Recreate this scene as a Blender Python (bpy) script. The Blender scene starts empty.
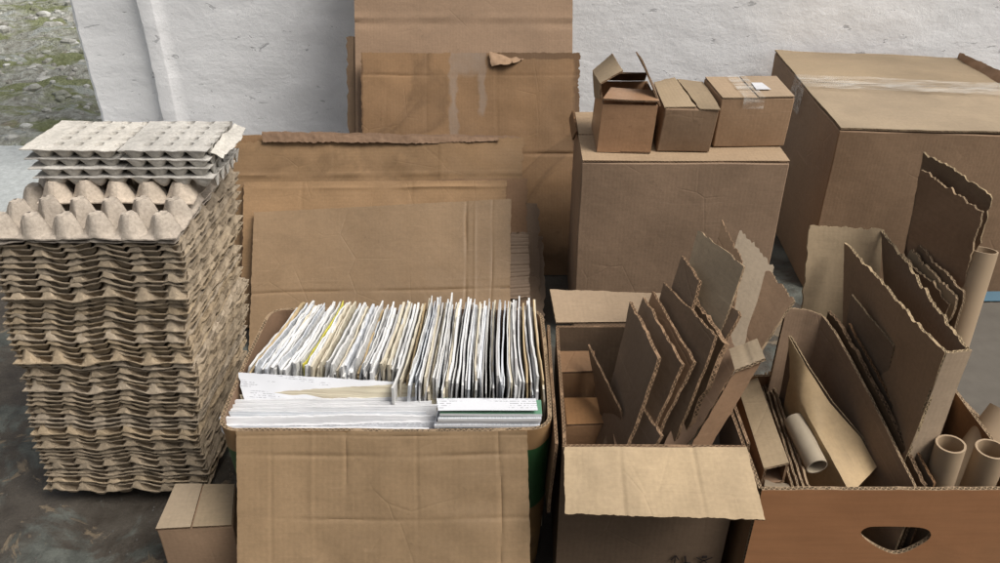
import bpy, bmesh, math, random
from mathutils import Vector, noise, Matrix
random.seed(11)
SC = bpy.context.scene
C = SC.collection
R = math.radians
# ------------------------------------------------------------------ camera
CAMH, TH, F = 1.04, R(31.5), 784.0
sT, cT = math.sin(TH), math.cos(TH)
def P(u, v, Y):
    """a point of the place at distance Y from the camera's foot, seen at (u, v)"""
    a = (v - 281.5) / F
    t = Y / (cT - a * sT)
    return Vector(((u - 500) / F * t, Y, CAMH - t * (sT + a * cT)))
def PZ(u, v, z):
    a = (v - 281.5) / F
    t = (CAMH - z) / (sT + a * cT)
    return Vector(((u - 500) / F * t, t * (cT - a * sT), z))
cam = bpy.data.objects.new('camera', bpy.data.cameras.new('camera'))
C.objects.link(cam)
cam.location = (0, 0, CAMH)
cam.rotation_euler = (R(90) - TH, 0, 0)
cam.data.sensor_width = 36
cam.data.lens = 36 * F / 1000
cam.data.clip_start = 0.02
cam.data.clip_end = 500
SC.camera = cam

# ------------------------------------------------------------------ materials
class NT:
    def __init__(s, name):
        s.m = bpy.data.materials.new(name); s.m.use_nodes = True
        s.t = s.m.node_tree; s.t.nodes.clear()
        s.out = s.n('ShaderNodeOutputMaterial'); s.b = s.n('ShaderNodeBsdfPrincipled')
        s.l(s.b.outputs[0], s.out.inputs[0])
    def n(s, k, **kw):
        x = s.t.nodes.new(k)
        for a, b in kw.items(): setattr(x, a, b)
        return x
    def l(s, a, b): s.t.links.new(a, b)
    def coord(s, kind='Object', scale=(1, 1, 1), rnd=True):
        tc = s.n('ShaderNodeTexCoord'); mp = s.n('ShaderNodeMapping')
        mp.inputs['Scale'].default_value = scale
        s.l(tc.outputs[kind], mp.inputs['Vector'])
        if rnd:
            oi = s.n('ShaderNodeObjectInfo'); mu = s.n('ShaderNodeVectorMath', operation='SCALE')
            mu.inputs[0].default_value = (7.3, 3.1, 5.7); s.l(oi.outputs['Random'], mu.inputs['Scale'])
            s.l(mu.outputs[0], mp.inputs['Location'])
        return mp.outputs[0]
    def noise(s, vec, scale, detail=4, rough=.55, dist=0):
        x = s.n('ShaderNodeTexNoise'); s.l(vec, x.inputs['Vector'])
        x.inputs['Scale'].default_value = scale; x.inputs['Detail'].default_value = detail
        x.inputs['Roughness'].default_value = rough; x.inputs['Distortion'].default_value = dist
        return x.outputs['Fac']
    def ramp(s, fac, stops):
        x = s.n('ShaderNodeValToRGB'); s.l(fac, x.inputs[0])
        e = x.color_ramp.elements
        while len(e) < len(stops): e.new(.5)
        for i, (p, c) in enumerate(stops):
            e[i].position = p
            e[i].color = (c, c, c, 1) if isinstance(c, (int, float)) else (*c, 1)
        return x.outputs[0]
    def mix(s, fac, a, b, mode='MIX'):
        x = s.n('ShaderNodeMix', data_type='RGBA', blend_type=mode)
        for sock, v in ((x.inputs[0], fac), (x.inputs[6], a), (x.inputs[7], b)):
            if isinstance(v, (int, float)): sock.default_value = v if sock.type == 'VALUE' else (v, v, v, 1)
            elif isinstance(v, tuple): sock.default_value = (*v, 1)
            else: s.l(v, sock)
        return x.outputs[2]
    def math(s, op, a, b=None, clamp=False):
        x = s.n('ShaderNodeMath', operation=op); x.use_clamp = clamp
        for i, v in enumerate((a, b)):
            if v is None: continue
            if isinstance(v, (int, float)): x.inputs[i].default_value = v
            else: s.l(v, x.inputs[i])
        return x.outputs[0]
    def bump(s, h, strength=.3, dist=.001, normal=None):
        x = s.n('ShaderNodeBump'); x.inputs['Strength'].default_value = strength
        x.inputs['Distance'].default_value = dist; s.l(h, x.inputs['Height'])
        if normal is not None: s.l(normal, x.inputs['Normal'])
        return x.outputs[0]
    def fin(s, col=None, rough=.8, nrm=None, spec=.3):
        if isinstance(col, tuple): s.b.inputs['Base Color'].default_value = (*col, 1)
        elif col is not None: s.l(col, s.b.inputs['Base Color'])
        if isinstance(rough, (int, float)): s.b.inputs['Roughness'].default_value = rough
        else: s.l(rough, s.b.inputs['Roughness'])
        if nrm is not None: s.l(nrm, s.b.inputs['Normal'])
        s.b.inputs['Specular IOR Level'].default_value = spec
        return s.m

def cardboard(name, base, stain=0.0, rough=.78, lines=.5, dark=.55, spec=.25, mott=.16, axis=0):
    s = NT(name)
    o = s.coord('Object'); uv = s.coord('UV', rnd=False)
    n1 = s.noise(o, 5, 5, .6, .4)
    c = s.mix(s.ramp(n1, [(.25, 0), (.75, 1)]), tuple(x * (1 - mott) for x in base), tuple(min(1, x * (1 + mott)) for x in base))
    # fibres
    fb = s.noise(s.coord('UV', (40, 400, 1) if axis == 0 else (400, 40, 1)), 1.0, 3, .6)
    c = s.mix(.07, c, s.ramp(fb, [(.3, .25), (.7, .75)]), 'OVERLAY')
    # flute lines showing through the liner
    w = s.n('ShaderNodeTexWave', wave_type='BANDS', bands_direction='X' if axis == 0 else 'Y'); s.l(uv, w.inputs['Vector'])
    w.inputs['Scale'].default_value = 40; w.inputs['Distortion'].default_value = .25; w.inputs['Detail'].default_value = 2
    w.inputs['Detail Scale'].default_value = 1.5
    lm = s.ramp(s.noise(o, 7, 3), [(.42, 0), (.68, 1)])
    c = s.mix(s.math('MULTIPLY', lm, .07 * lines), c, s.ramp(w.outputs['Fac'], [(.1, .2), (.9, .8)]), 'OVERLAY')
    # long scuffs and small spots
    sc = s.noise(s.coord('UV', (8, 90, 1)), 1, 4, .7, .5)
    c = s.mix(s.ramp(sc, [(.62, 0), (.74, .4)]), c, tuple(min(1, x * 1.35 + .03) for x in base))
    sp = s.noise(o, 60, 3, .6)
    c = s.mix(s.ramp(sp, [(.68, 0), (.76, .35)]), c, tuple(x * .5 for x in base))
    gr_ = s.noise(o, 170, 3, .7); c = s.mix(.20, c, s.ramp(gr_, [(.3, .32), (.7, .68)]), 'OVERLAY')
    big_ = s.noise(o, 1.9, 8, .62, .3)
    c = s.mix(1.0, c, s.ramp(big_, [(.3, .70), (.5, .93), (.7, 1.0)]), 'MULTIPLY')
    sm_ = s.noise(s.coord('UV', (3, 14, 1)), 2.2, 6, .7, .8)
    c = s.mix(s.ramp(sm_, [(.56, 0), (.72, .30)]), c, tuple(x * .62 for x in base))
    if stain > 0:
        st = s.noise(o, 2.6, 7, .55, 1.0)
        body = s.ramp(st, [(.50, 0), (.56, 1)])
        rim = s.ramp(st, [(.495, 0), (.525, 1), (.57, 0)])
        c = s.mix(s.math('MULTIPLY', body, .35 * stain), c, tuple(x * dark for x in base))
        c = s.mix(s.math('MULTIPLY', rim, .6 * stain), c, tuple(x * dark * .6 for x in base))
    oi = s.n('ShaderNodeObjectInfo')
    hv = s.n('ShaderNodeHueSaturation'); s.l(c, hv.inputs['Color'])
    ms = s.n('ShaderNodeMapRange'); s.l(s.math('FRACT', s.math('MULTIPLY', oi.outputs['Random'], 9.1)), ms.inputs[0]); ms.inputs[3].default_value = .84; ms.inputs[4].default_value = 1.03; s.l(ms.outputs[0], hv.inputs['Saturation'])
    mr = s.n('ShaderNodeMapRange'); s.l(oi.outputs['Random'], mr.inputs[0]); mr.inputs[3].default_value = .92; mr.inputs[4].default_value = 1.12
    s.l(mr.outputs[0], hv.inputs['Value'])
    vo = s.n('ShaderNodeTexVoronoi', feature='DISTANCE_TO_EDGE'); s.l(s.coord('UV', (1, 1, 1)), vo.inputs['Vector']); vo.inputs['Scale'].default_value = 9
    cr = s.math('MULTIPLY', s.ramp(vo.outputs['Distance'], [(0, 1), (.02, 0)]), s.ramp(s.noise(o, 6, 2), [(.5, 0), (.62, 1)]))
    h = s.math('ADD', s.math('MULTIPLY', w.outputs['Fac'], .10 * lines), s.math('ADD', s.noise(o, 30, 4, .6), s.math('MULTIPLY', cr, -.28)))
    return s.fin(hv.outputs[0], s.ramp(n1, [(.3, rough - .12), (.7, rough + .06)]), s.bump(s.math('ADD', h, s.math('MULTIPLY', s.noise(o, 7, 3, .5), 1.6)), .4, .0028), spec)

def edge_mat(name, base):
    """cut edge of corrugated board: two liners with the flute between"""
    s = NT(name)
    uv = s.coord('UV', rnd=False); sep = s.n('ShaderNodeSeparateXYZ'); s.l(uv, sep.inputs[0])
    sn = s.math('SINE', s.math('MULTIPLY', sep.outputs[0], 6.2832 / .0075))
    fl = s.math('ADD', s.math('MULTIPLY', sn, .33), .5)
    d = s.math('ABSOLUTE', s.math('SUBTRACT', sep.outputs[1], fl))
    line = s.ramp(d, [(.10, 1), (.24, 0)])
    lin = s.ramp(s.math('ABSOLUTE', s.math('SUBTRACT', sep.outputs[1], .5)), [(.34, 0), (.42, 1)])
    m = s.math('MAXIMUM', line, lin)
    nz = s.noise(s.coord('Object'), 45, 3, .6)
    m = s.math('MAXIMUM', m, s.ramp(nz, [(.5, 0), (.62, .85)]))
    c = s.mix(m, tuple(x * .30 for x in base), tuple(min(1, x * 1.12) for x in base))
    return s.fin(c, .9, s.bump(m, .8, .002), .1)

KB = {  # kraft tones (linear)
    'tan':   (.280, .181, .110), 'pale': (.345, .248, .158), 'brown': (.220, .126, .066),
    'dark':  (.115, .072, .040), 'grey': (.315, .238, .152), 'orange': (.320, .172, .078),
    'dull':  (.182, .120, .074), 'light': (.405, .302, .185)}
CB = {}
for k, b in KB.items():
    CB[k] = cardboard('cardboard_' + k, b)
CB['stained'] = cardboard('cardboard_stained', (.245, .142, .068), .6, .72)
CB['stained2'] = cardboard('cardboard_stained_pale', (.265, .166, .088), .35, .72, axis=1)
CB['smooth'] = cardboard('cardboard_smooth', (.275, .182, .103), .15, .6, .3, .7, .35, .08)
CB['upflap'] = cardboard('cardboard_flap', (.245, .156, .076), .2, .7, .6, .7, .3, .10)
CB['waxy'] = cardboard('cardboard_waxy', (.35, .185, .083), .0, .45, .4, .6, .45, .1)
ED = {k: edge_mat('board_edge_' + k, tuple(x * .92 for x in KB[k])) for k in ('tan', 'pale', 'dull', 'brown', 'light')}

def mat_pulp(name, base):
    s = NT(name); o = s.coord('Object')
    n1 = s.noise(o, 14, 5, .6); n2 = s.noise(o, 220, 3, .6)
    c = s.mix(s.ramp(n1, [(.3, 0), (.7, 1)]), tuple(x * .8 for x in base), tuple(x * 1.12 for x in base))
    c = s.mix(.35, c, s.ramp(n2, [(.25, .2), (.75, .8)]), 'OVERLAY')
    oi = s.n('ShaderNodeObjectInfo'); hv = s.n('ShaderNodeHueSaturation'); s.l(c, hv.inputs['Color'])
    mr = s.n('ShaderNodeMapRange'); s.l(oi.outputs['Random'], mr.inputs[0]); mr.inputs[3].default_value = .82; mr.inputs[4].default_value = 1.15
    s.l(mr.outputs[0], hv.inputs['Value'])
    m2 = s.n('ShaderNodeMapRange'); s.l(s.math('FRACT', s.math('MULTIPLY', oi.outputs['Random'], 7.7)), m2.inputs[0]); m2.inputs[3].default_value = .85; m2.inputs[4].default_value = 1.1
    s.l(m2.outputs[0], hv.inputs['Saturation'])
    return s.fin(hv.outputs[0], .95, s.bump(s.math('ADD', n2, s.math('MULTIPLY', n1, .7)), .6, .0015), .08)
PULP = mat_pulp('moulded_pulp_tan', (.315, .250, .175))
PULPT = mat_pulp('moulded_pulp_pinkish', (.46, .395, .325))
PULPG = mat_pulp('moulded_pulp_grey', (.50, .475, .43))

def mat_paper(name, base, text=0.0, lines=True):
    s = NT(name); o = s.coord('Object'); uv = s.coord('UV', rnd=False)
    n1 = s.noise(o, 9, 3); c = s.mix(n1, tuple(x * .86 for x in base), base)
    if lines:   # page edges run along the cut
        e = s.noise(s.coord('Object', (1100, 5, 40)), 1, 2, .5)
        c = s.mix(.45, c, s.ramp(e, [(.35, .22), (.6, .68)]), 'OVERLAY')
    if text:
        sp_ = s.n('ShaderNodeSeparateXYZ'); s.l(uv, sp_.inputs[0])
        row = s.math('LESS_THAN', s.math('FRACT', s.math('DIVIDE', sp_.outputs[1], .0046)), .34)
        wd = s.ramp(s.noise(s.coord('UV', (330, 217, 1)), 1, 2), [(.47, 0), (.5, 1)])
        blk = s.ramp(s.noise(s.coord('UV', (16, 45, 1)), 1, 1), [(.52, 0), (.54, 1)])
        tx = s.math('MULTIPLY', s.math('MULTIPLY', row, wd), blk)
        c = s.mix(s.math('MULTIPLY', tx, text), c, (.12, .12, .14))
    return s.fin(c, .65, s.bump(s.noise(o, 25, 3), .25, .002), .25)
PAPER = [mat_paper('paper_white', (.66, .655, .64)), mat_paper('paper_cool', (.60, .62, .65)), mat_paper('paper_grey', (.45, .44, .43)),
         mat_paper('paper_cream', (.62, .56, .44)), mat_paper('paper_manila', (.50, .38, .22)), mat_paper('paper_bright', (.73, .73, .73))]
PYEL = mat_paper('paper_yellow', (.66, .60, .10))
PEDGE = mat_paper('page_edges', (.76, .76, .77), 0, False)
def mat_wad(name, base):
    s = NT(name); o = s.coord('Object')
    e = s.noise(s.coord('Object', (3, 60, 620)), 1, 3, .6); n1 = s.noise(o, 10, 3)
    c = s.mix(n1, tuple(x * .9 for x in base), base); c = s.mix(.4, c, s.ramp(e, [(.36, .22), (.55, .62)]), 'OVERLAY')
    return s.fin(c, .7, s.bump(e, .5, .002), .2)
WAD = [mat_wad('page_wad_white', (.72, .72, .73)), mat_wad('page_wad_cool', (.62, .64, .67)), mat_wad('page_wad_cream', (.60, .54, .41))]
PTXT = mat_paper('paper_printed', (.68, .69, .72), .6, False)
PGRN = mat_paper('cover_green', (.12, .26, .17), 0, False)
PDRK = mat_paper('cover_dark', (.06, .06, .07), 0, False)

def mat_plaster():
    s = NT('painted_plaster'); o = s.coord('Object', rnd=False)
    n = s.noise(o, 3, 6, .6); f = s.noise(o, 40, 5, .65, .3)
    c = s.mix(s.ramp(n, [(.3, 0), (.7, 1)]), (.85, .848, .85), (.91, .908, .91))
    ch = s.noise(s.coord('Object', (9, 9, 26), False), 1.3, 4, .65, 1.0)
    chip = s.ramp(ch, [(.655, 0), (.668, 1)])
    c = s.mix(s.math('MULTIPLY', chip, .55), c, (.30, .30, .31))
    # trowel ridges
    tr = s.noise(s.coord('Object', (1.5, 1, 2.4), False), 7, 9, .72, .1)
    h = s.math('ADD', s.math('MULTIPLY', tr, 1.6), s.math('ADD', s.math('MULTIPLY', f, .45), s.math('MULTIPLY', chip, -.5)))
    return s.fin(c, .6, s.bump(h, .38, .006), .25)
PLASTER = mat_plaster()

def mat_floor():
    s = NT('worn_concrete_floor'); o = s.coord('Object', rnd=False)
    n = s.noise(o, 5, 8, .65, .6); n2 = s.noise(o, 17, 7, .65, .4); n3 = s.noise(o, 90, 4, .6)
    c = s.mix(s.ramp(n2, [(.3, 0), (.72, 1)]), (.033, .035, .030), (.125, .132, .115))
    red = s.ramp(n, [(.44, 0), (.50, 1)])
    c = s.mix(s.math('MULTIPLY', red, .75), c, s.mix(n2, (.020, .015, .011), (.070, .050, .036)))
    tan = s.ramp(s.noise(o, 11, 6, .6, 1.0), [(.575, 0), (.60, 1)])
    c = s.mix(s.math('MULTIPLY', tan, .8), c, s.mix(n3, (.10, .075, .05), (.21, .165, .11)))
    pale = s.ramp(s.noise(o, 3.1, 9, .72), [(.54, 0), (.68, 1)])
    c = s.mix(s.math('MULTIPLY', pale, .4), c, (.13, .125, .11))
    h = s.math('ADD', n2, s.math('ADD', s.math('MULTIPLY', tan, .25), s.math('MULTIPLY', n3, .3)))
    return s.fin(s.mix(.5, c, s.ramp(s.noise(o, 260, 4, .7), [(.3, .3), (.7, .72)]), 'OVERLAY'), s.ramp(n2, [(.3, .42), (.7, .8)]), s.bump(s.math('ADD', h, s.math('MULTIPLY', s.noise(o, 200, 4, .7), .35)), .6, .006), .35)
FLOOR = mat_floor()
def mat_conc(k=1.0):
    s = NT('pale_concrete'); o = s.coord('Object', rnd=False)
    n = s.noise(o, 6, 8, .65, .5); n3 = s.noise(o, 70, 4, .6)
    c = s.mix(n, tuple(x * k for x in (.17, .18, .178)), tuple(x * k for x in (.31, .325, .32))); c = s.mix(.4, c, n3, 'OVERLAY')
    return s.fin(c, .6, s.bump(s.math('ADD', n, n3), .5, .005))
CONC = mat_conc(); CONCP = mat_conc(1.6)
def mat_ground():
    s = NT('mossy_rubble'); o = s.coord('Object', rnd=False)
    a = s.noise(s.coord('Object', (1, 2.2, 1), False), 2.2, 8, .65, .5); b = s.noise(o, 26, 6, .65, .4); d = s.noise(o, 70, 4, .6)
    c = s.mix(s.ramp(b, [(.3, 0), (.7, 1)]), (.20, .19, .15), (.52, .53, .48))
    g = s.ramp(a, [(.47, 0), (.56, 1)])
    c = s.mix(s.math('MULTIPLY', g, .75), c, s.mix(b, (.09, .11, .03), (.30, .33, .12)))
    pl = s.ramp(s.noise(s.coord('Object', (1, 2.6, 1), False), 4.5, 5, .6, .8), [(.57, 0), (.62, 1)])
    c = s.mix(s.math('MULTIPLY', pl, .7), c, s.mix(d, (.34, .37, .36), (.52, .54, .52)))
    oc = s.ramp(s.noise(o, 3.3, 4, .5), [(.64, 0), (.70, 1)])
    c = s.mix(s.math('MULTIPLY', oc, .5), c, (.26, .15, .07))
    return s.fin(c, .9, s.bump(s.math('ADD', b, d), .9, .03), .15)
GROUND = mat_ground()
def mat_stone():
    s = NT('rubble_stone'); o = s.coord('Object', rnd=False)
    c = s.mix(s.ramp(s.noise(o, 7, 4), [(.35, 0), (.65, 1)]), (.20, .19, .16), (.55, .55, .52))
    c = s.mix(s.ramp(s.noise(o, 1.7, 4), [(.5, 0), (.6, .5)]), c, (.10, .12, .04))
    return s.fin(c, .9, s.bump(s.noise(o, 60, 4), .6, .01))
STONE = mat_stone()
def mat_tape(name, alpha, col=(.75, .72, .66)):
    s = NT(name); o = s.coord('Object')
    n = s.noise(s.coord('Object', (6, 30, 30)), 2, 4, .6, .8)
    s.l(s.ramp(n, [(.42, alpha * .12), (.68, alpha)]), s.b.inputs['Alpha'])
    return s.fin(col, .22, s.bump(n, .8, .004), .6)
TAPE = mat_tape('clear_tape', .30); TAPEB = mat_tape('brown_tape', .5, (.42, .30, .18))
def plain(name, col, rough=.6, spec=.3):
    s = NT(name); o = s.coord('Object')
    return s.fin(s.mix(s.noise(o, 30, 4), tuple(x * .75 for x in col), tuple(min(1, x * 1.15) for x in col)), rough, None, spec)
TAPER = mat_tape('tape_residue', .55, (.27, .235, .20)); TAPER.node_tree.nodes['Principled BSDF'].inputs['Roughness'].default_value = .5
CONCD = plain('brown_concrete', (.115, .102, .085), .85)  # darker brown-grey than the other concrete
INK = plain('printing_ink', (.03, .022, .02)); STICK = plain('white_sticker', (.58, .58, .60)); BLUE = plain('blue_plastic', (.02, .09, .14), .4)
SHADOWIN = CB['dark']
def mat_core():
    s = NT('cardboard_core'); o = s.coord('Object')
    n = s.noise(o, 12, 4); c = s.mix(n, (.30, .215, .135), (.42, .315, .21))
    return s.fin(c, .6, s.bump(s.noise(o, 60, 3), .2, .001), .3)
CORE = mat_core()
COREP = plain('pale_core', (.36, .30, .22), .5)
def mat_green():
    s = NT('printed_box_side'); o = s.coord('Object', rnd=False); sep = s.n('ShaderNodeSeparateXYZ'); s.l(o, sep.inputs[0])
    z = s.math('ADD', sep.outputs[2], s.math('MULTIPLY', s.noise(o, 9, 2), .05))
    band = s.ramp(z, [(.0, 0), (.235, 1), (.30, 1), (.301, 0)])
    x = s.n('ShaderNodeValToRGB'); s.l(z, x.inputs[0]); e = x.color_ramp; e.interpolation = 'CONSTANT'
    e.elements[0].position = 0; e.elements[0].color = (.20, .12, .05, 1); e.elements[1].position = .17; e.elements[1].color = (.025, .085, .028, 1)
    q = e.elements.new(.285); q.color = (.27, .16, .075, 1)
    c = s.mix(.3, x.outputs[0], s.noise(o, 30, 4), 'OVERLAY')
    return s.fin(c, .55, s.bump(s.noise(o, 20, 3), .3, .003))
GREEN = mat_green()
def mat_crate():
    s = NT('reddish_printed_board'); o = s.coord('Object', rnd=False)
    n = s.noise(o, 6, 5, .6); st = s.noise(s.coord('Object', (5, 5, 60), False), 2, 5, .6, .4)
    c = s.mix(n, (.29, .130, .056), (.38, .185, .085)); c = s.mix(.17, c, s.ramp(st, [(.3, .28), (.7, .72)]), 'OVERLAY')
    c = s.mix(s.ramp(s.noise(o, 4, 4), [(.55, 0), (.7, .45)]), c, (.22, .125, .06))
    return s.fin(c, s.ramp(n, [(.3, .42), (.7, .6)]), s.bump(s.noise(o, 16, 4), .3, .003), .4)
CRATE = mat_crate()

# ------------------------------------------------------------------ mesh helpers
class MB:
    def __init__(s): s.v = []; s.f = []; s.uv = []; s.mi = []
    def face(s, idx, uv, mi=0): s.f.append(tuple(idx)); s.uv.extend(uv); s.mi.append(mi)
    def build(s, name, mats, parent=None, smooth=True, loc=None):
        off = Vector(loc) if loc is not None else Vector((0, 0, 0))
        base = off if parent is None else parent['_o'] if False else off
        if parent is not None: off = Vector(parent.location) if parent.parent is None else Vector(parent.parent.location) + Vector(parent.location)
        me = bpy.data.meshes.new(name)
        me.from_pydata([tuple(Vector(p) - off) for p in s.v], [], s.f)
        ul = me.uv_layers.new(name='UVMap')
        for i, q in enumerate(s.uv): ul.data[i].uv = q
        for m in (mats if isinstance(mats, (list, tuple)) else [mats]): me.materials.append(m)
        for p, m in zip(me.polygons, s.mi): p.material_index = m; p.use_smooth = smooth
        me.update(); me.validate()
        if smooth:
            try: me.set_sharp_from_angle(angle=R(38))
            except Exception: pass
        o = bpy.data.objects.new(name, me); C.objects.link(o)
        if parent is not None:
            o.parent = parent
        elif loc is not None: o.location = loc
        return o
def thing(name, label, cat, loc, group=None):
    o = bpy.data.objects.new(name, None); C.objects.link(o); o.location = loc; o.empty_display_size = .05
    o['label'] = label; o['category'] = cat
    if group: o['group'] = group
    return o
def tag(o, label, cat, group=None, kind=None):
    if label: o['label'] = label
    if cat: o['category'] = cat
    if group: o['group'] = group
    if kind: o['kind'] = kind
    return o
def nz(p, f, seed=0.0): return noise.noise(Vector((p[0] * f + seed, p[1] * f - seed * .7, p[2] * f + seed * 1.3)))

def jn(p, s_): return .22 * nz(p, 26, s_) + .45 * nz(p, 85, s_ + 2) + .4 * nz(p, 210, s_ + 4)
def grid(mb, rows, t=.004, nu=10, nv=8, jag=(0, 0, 0, 0), warp=.002, wf=5., folds=(), seed=0., m0=0, m1=1, m2=None):
    """rows: control rows of 3-D points (row 0 = bottom, left to right). Two liners and cut edges. folds: (axis, pos, depth, width)"""
    rows = [[Vector(p) for p in r] for r in rows]
    nr, ncn = len(rows), len(rows[0])
    if max(jag) > .002: nu, nv = int(nu * 1.7), int(nv * 1.7)
    nu, nv = max(1, nu), max(1, nv); NV = nv * (nr - 1); NU = nu * (ncn - 1)
    def cp(a, b):
        i = min(int(b * (nr - 1)), nr - 2); fb = b * (nr - 1) - i
        j = min(int(a * (ncn - 1)), ncn - 2); fa = a * (ncn - 1) - j
        return (rows[i][j] * (1 - fa) + rows[i][j + 1] * fa) * (1 - fb) + (rows[i + 1][j] * (1 - fa) + rows[i + 1][j + 1] * fa) * fb
    g = [[cp(j / NU, i / NV) for j in range(NU + 1)] for i in range(NV + 1)]
    W = sum((rows[0][k + 1] - rows[0][k]).length for k in range(ncn - 1)); H = sum((rows[k + 1][0] - rows[k][0]).length for k in range(nr - 1))
    # ragged outline
    e = .6
    for i in range(NV + 1):
        for j in range(NU + 1):
            a, b = j / NU, i / NV; p = g[i][j]; q = p.copy()
            du = (g[i][min(j + 1, NU)] - g[i][max(j - 1, 0)]); dv = (g[min(i + 1, NV)][j] - g[max(i - 1, 0)][j])
            if du.length > 0: du.normalize()
            if dv.length > 0: dv.normalize()
            if i == 0 and jag[0]: q -= dv * jag[0] * jn(p, seed + 1)
            if j == NU and jag[1]: q += du * jag[1] * jn(p, seed + 2)
            if i == NV and jag[2]: q += dv * jag[2] * jn(p, seed + 3)
            if j == 0 and jag[3]: q -= du * jag[3] * jn(p, seed + 4)
            g[i][j] = q
    def nrm(i, j):
        du = g[i][min(j + 1, NU)] - g[i][max(j - 1, 0)]; dv = g[min(i + 1, NV)][j] - g[max(i - 1, 0)][j]
        n = du.cross(dv)
        return n.normalized() if n.length > 1e-12 else Vector((0, -1, 0))
    N = [[nrm(i, j) for j in range(NU + 1)] for i in range(NV + 1)]
    F_, B_ = [], []
    for i in range(NV + 1):
        for j in range(NU + 1):
            p = g[i][j]; d = warp * nz(p, wf, seed) + warp * .35 * nz(p, wf * 4, seed + 9)
            for ax, pos, dep, wd in folds:
                x = ((j / NU) * W if ax == 0 else (i / NV) * H) - pos * (W if ax == 0 else H)
                wob = .0035 * nz(p, 7, seed + 5 + pos * 9)
                d -= dep * (.55 + 1.1 * nz(p, 9, seed + pos * 31)) * math.exp(-((x + wob) / wd) ** 2)
            F_.append(p + N[i][j] * d); B_.append(p + N[i][j] * (d - t))
    k = len(mb.v); n = len(F_); mb.v += F_ + B_
    ix = lambda i, j: k + i * (NU + 1) + j
    m2 = m0 if m2 is None else m2
    for i in range(NV):
        for j in range(NU):
            q = [(j / NU * W, i / NV * H), ((j + 1) / NU * W, i / NV * H), ((j + 1) / NU * W, (i + 1) / NV * H), (j / NU * W, (i + 1) / NV * H)]
            mb.face((ix(i, j), ix(i, j + 1), ix(i + 1, j + 1), ix(i + 1, j)), q, m0)
            mb.face((ix(i, j) + n, ix(i + 1, j) + n, ix(i + 1, j + 1) + n, ix(i, j + 1) + n), [q[0], q[3], q[2], q[1]], m2)
    loop = [ix(0, j) for j in range(NU)] + [ix(i, NU) for i in range(NV)] + [ix(NV, j) for j in range(NU, 0, -1)] + [ix(i, 0) for i in range(NV, 0, -1)]
    L = 0
    for q in range(len(loop)):
        a, b = loop[q], loop[(q + 1) % len(loop)]; dl = (mb.v[a] - mb.v[b]).length
        mb.face((b, a, a + n, b + n), [(L + dl, 0), (L, 0), (L, 1), (L + dl, 1)], m1); L += dl
def sheet(name, rows, mat='tan', ed='tan', parent=None, loc=None, **kw):
    mb = MB(); grid(mb, rows, **kw)
    m = CB[mat] if isinstance(mat, str) else mat
    if parent is None and loc is None:
        loc = (sum((Vector(p) for p in rows[0]), Vector()) / len(rows[0]))
    return mb.build(name, [m, ED[ed] if isinstance(ed, str) else ed], parent, loc=loc)
def quad(bl, br, tr, tl): return [[bl, br], [tl, tr]]

def closed(name, fp, z0, z1, mat, parent, bulge=.004, n=9, lean=(0, 0), rim=True, amp=.002, seed=0.):
    """carton body on footprint fp (4 points counter-clockwise from front left)"""
    b = [Vector((p[0], p[1], z0)) for p in fp]; t = [Vector((p[0] + lean[0], p[1] + lean[1], z1)) for p in fp]
    bm = bmesh.new(); ul = bm.loops.layers.uv.new('UVMap')
    cen = sum(b + t, Vector()) / 8
    def fc(a, c, d, e, bulge=bulge):
        W, H = (c - a).length, (e - a).length; n_ = (c - a).cross(e - a).normalized()
        g = {}
        for i in range(n + 1):
            for j in range(n + 1):
                u, v = j / n, i / n
                p = (a * (1 - u) + c * u) * (1 - v) + (e * (1 - u) + d * u) * v
                k = math.sin(math.pi * u) * math.sin(math.pi * v)
                p = p + n_ * bulge * k + Vector((nz(p, 8, seed), nz(p, 8, seed + 3), nz(p, 8, seed + 5))) * amp
                g[i, j] = bm.verts.new(p)
        for i in range(n):
            for j in range(n):
                f = bm.faces.new((g[i, j], g[i, j + 1], g[i + 1, j + 1], g[i + 1, j])); f.smooth = True
                for l, (uu, vv) in zip(f.loops, ((j, i), (j + 1, i), (j + 1, i + 1), (j, i + 1))): l[ul].uv = (uu / n * W, vv / n * H)
    for k in range(4): fc(b[k], b[(k + 1) % 4], t[(k + 1) % 4], t[k])
    fc(t[0], t[1], t[2], t[3], 0); fc(b[3], b[2], b[1], b[0], 0)
    bmesh.ops.remove_doubles(bm, verts=bm.verts, dist=1e-5)
    off = Vector(parent.location)
    for v in bm.verts: v.co -= off
    me = bpy.data.meshes.new(name); bm.to_mesh(me); bm.free()
    me.materials.append(CB[mat] if isinstance(mat, str) else mat)
    try: me.set_sharp_from_angle(angle=R(40))
    except Exception: pass
    o = bpy.data.objects.new(name, me); C.objects.link(o); o.parent = parent
    md = o.modifiers.new('b', 'BEVEL'); md.width = .0022; md.segments = 2; md.angle_limit = R(50)
    return o

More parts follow.
